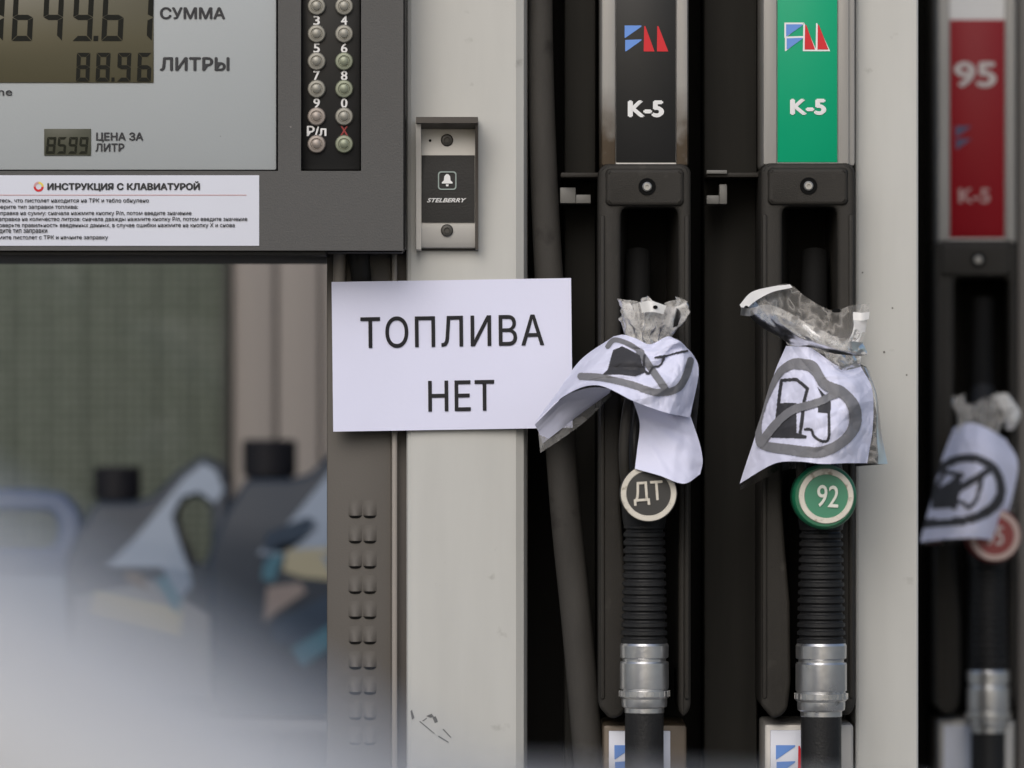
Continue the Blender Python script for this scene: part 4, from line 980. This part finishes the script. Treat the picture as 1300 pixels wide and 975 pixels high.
def section(x):
    w_, z = half_w(x), hood_z(x)
    zb = .24 if x < 1.1 else .3
    return [(0, z + .012), (w_ * .4, z + .007), (w_ * .7, z - .008), (w_ * .84, z - .03), (w_ * .93, z - .075), (w_ * .985, z - .16), (w_, max(.5, z - .3)), (w_, .5 if z > .85 else .46), (w_ * .985, .36), (w_ * .93, zb), (0, zb - .02)]
xs = [-3.2, -3.15, -3.0, -2.6, -2.2, -1.6, -1.0, -.4, 0] + [.1 * i for i in range(1, 13)] + [1.26]
bm = new(); rows = []
for x in xs:
    s_ = section(x); full = [(-a, b) for a, b in reversed(s_[1:-1])]
    loop = [(a, b) for a, b in s_] + full
    rows.append([bm.verts.new((x, a, b)) for a, b in loop])
n = len(rows[0])
for a, b in zip(rows, rows[1:]):
    for i in range(n): bm.faces.new((a[i], a[(i + 1) % n], b[(i + 1) % n], b[i]))
bm.faces.new(rows[0]); bm.faces.new(rows[-1])
cfin('body', bm, paint, angle=50)
bm = new(); rows = []
for x in [.03 + .07 * i for i in range(15)]:
    w_, z = half_w(x), hood_z(x); pts = [(-w_ * .8, z - .022), (-w_ * .7, z - .008), (-w_ * .4, z + .007), (0, z + .012), (w_ * .4, z + .007), (w_ * .7, z - .008), (w_ * .8, z - .022)]
    rows.append([bm.verts.new((x, a, b + .011)) for a, b in pts])
for a, b in zip(rows, rows[1:]):
    for i in range(6): bm.faces.new((a[i], a[i + 1], b[i + 1], b[i]))
cfin('bonnet', bm, paint, angle=50)
def quad_strip(name, secs, m):
    bm = new(); rows = [[bm.verts.new(p) for p in s_] for s_ in secs]
    for a, b in zip(rows, rows[1:]):
        for i in range(len(a) - 1): bm.faces.new((a[i], a[i + 1], b[i + 1], b[i]))
    return cfin(name, bm, m, angle=40)
def gh(x, zlow, zhi):
    return None
arcy = [-1, -.6, 0, .6, 1]
quad_strip('windscreen', [[(x - .12 * abs(t), t * w_, z - .02 * abs(t)) for t in arcy] for x, w_, z in ((0.0, .70, 1.005), (-.4, .63, 1.235), (-.84, .56, 1.465))], cglass)
quad_strip('rear_window', [[(x + .05 * abs(t), t * w_, z - .02 * abs(t)) for t in arcy] for x, w_, z in ((-3.1, .70, .96), (-2.95, .64, 1.2), (-2.6, .56, 1.41))], cglass)
quad_strip('roof', [[(x, t * w_, z - .025 * t * t) for t in arcy] for x, w_, z in ((-.88, .58, 1.465), (-1.2, .6, 1.505), (-1.8, .6, 1.51), (-2.3, .59, 1.475), (-2.62, .58, 1.43))], paint)
for s_ in (1, -1):
    quad_strip('side_window', [[(-.2, s_ * .73, .94), (-.95, s_ * .58, 1.40)], [(-1.4, s_ * .78, .94), (-1.4, s_ * .605, 1.45)]], cglass)
    quad_strip('side_window', [[(-1.46, s_ * .78, .94), (-1.46, s_ * .605, 1.45)], [(-3.0, s_ * .74, .94), (-2.6, s_ * .585, 1.40)]], cglass)
    for a, b in (((-.02, .68, .915), (-.97, .565, 1.457)), ((-1.43, .785, .93), (-1.43, .605, 1.455)), ((-3.08, .73, .93), (-2.6, .58, 1.405))):
        cfin('pillar', add_tube(new(), [(a[0], s_ * a[1], a[2]), (b[0], s_ * b[1], b[2])], .04, 14), paint)
    cfin('door_mirror', add_lathe(new(), [(.01, -.06), (.05, -.055), (.085, 0), (.09, .05), (.02, .055)], (-.42, s_ * .95, .99), 'X', 16), paint)
    cfin('headlight', add_lathe(new(), [(.01, .0), (.08, -.02), (.1, -.1), (.02, -.12)], (1.19, s_ * .58, .8), 'X', 16), lamp_m)
    cfin('tail_light', add_box(new(), -3.215, -3.1, s_ * .66 - .11, s_ * .66 + .11, .82, .96, .02), tail_m)
    for hx in (-1.2, -2.2): cfin('door_handle', add_box(new(), hx - .09, hx + .09, s_ * .885 - .015, s_ * .885 + .015, .9, .925, .006), paint)
    for ax in (.42, -2.35):
        wh = bpy.data.objects.new('wheel', None); COL.objects.link(wh); wh.location = CM @ Vector((ax, s_ * .78, .34)); attach(wh, car)
        bm = add_lathe(new(), [(.22, -.1), (.31, -.115), (.34, -.09), (.345, 0), (.34, .09), (.31, .115), (.22, .1)], (ax, s_ * .78, .34), 'Y', 36, cap=False); cfin('tyre', bm, tyre_m, wh)
        bm = add_lathe(new(), [(.225, s_ * .095), (.21, s_ * .08), (.2, s_ * .05), (.02, s_ * .06)], (ax, s_ * .78, .34), 'Y', 36)
        for i in range(5):
            a = 2 * math.pi * i / 5; c = Vector((ax + .11 * math.cos(a), s_ * .86, .34 + .11 * math.sin(a)))
            tb = bmesh.new(); bmesh.ops.create_cube(tb, size=1); rot = Matrix.Rotation(-a, 3, 'Y')
            for v in tb.verts: v.co = c + rot @ Vector((v.co.x * .2, v.co.y * .03, v.co.z * .05))
            join(bm, tb)
        cfin('rim', bm, rim_m, wh)
        bm = add_lathe(new(), [(.39, s_ * .87), (.39, s_ * .888), (.01, s_ * .888)], (ax, 0, .36), 'Y', 36, cap=False)
        cfin('wheel_arch', bm, tyre_m)
cfin('grille', add_box(new(), 1.2, 1.27, -.42, .42, .56, .72, .015), black_plastic)
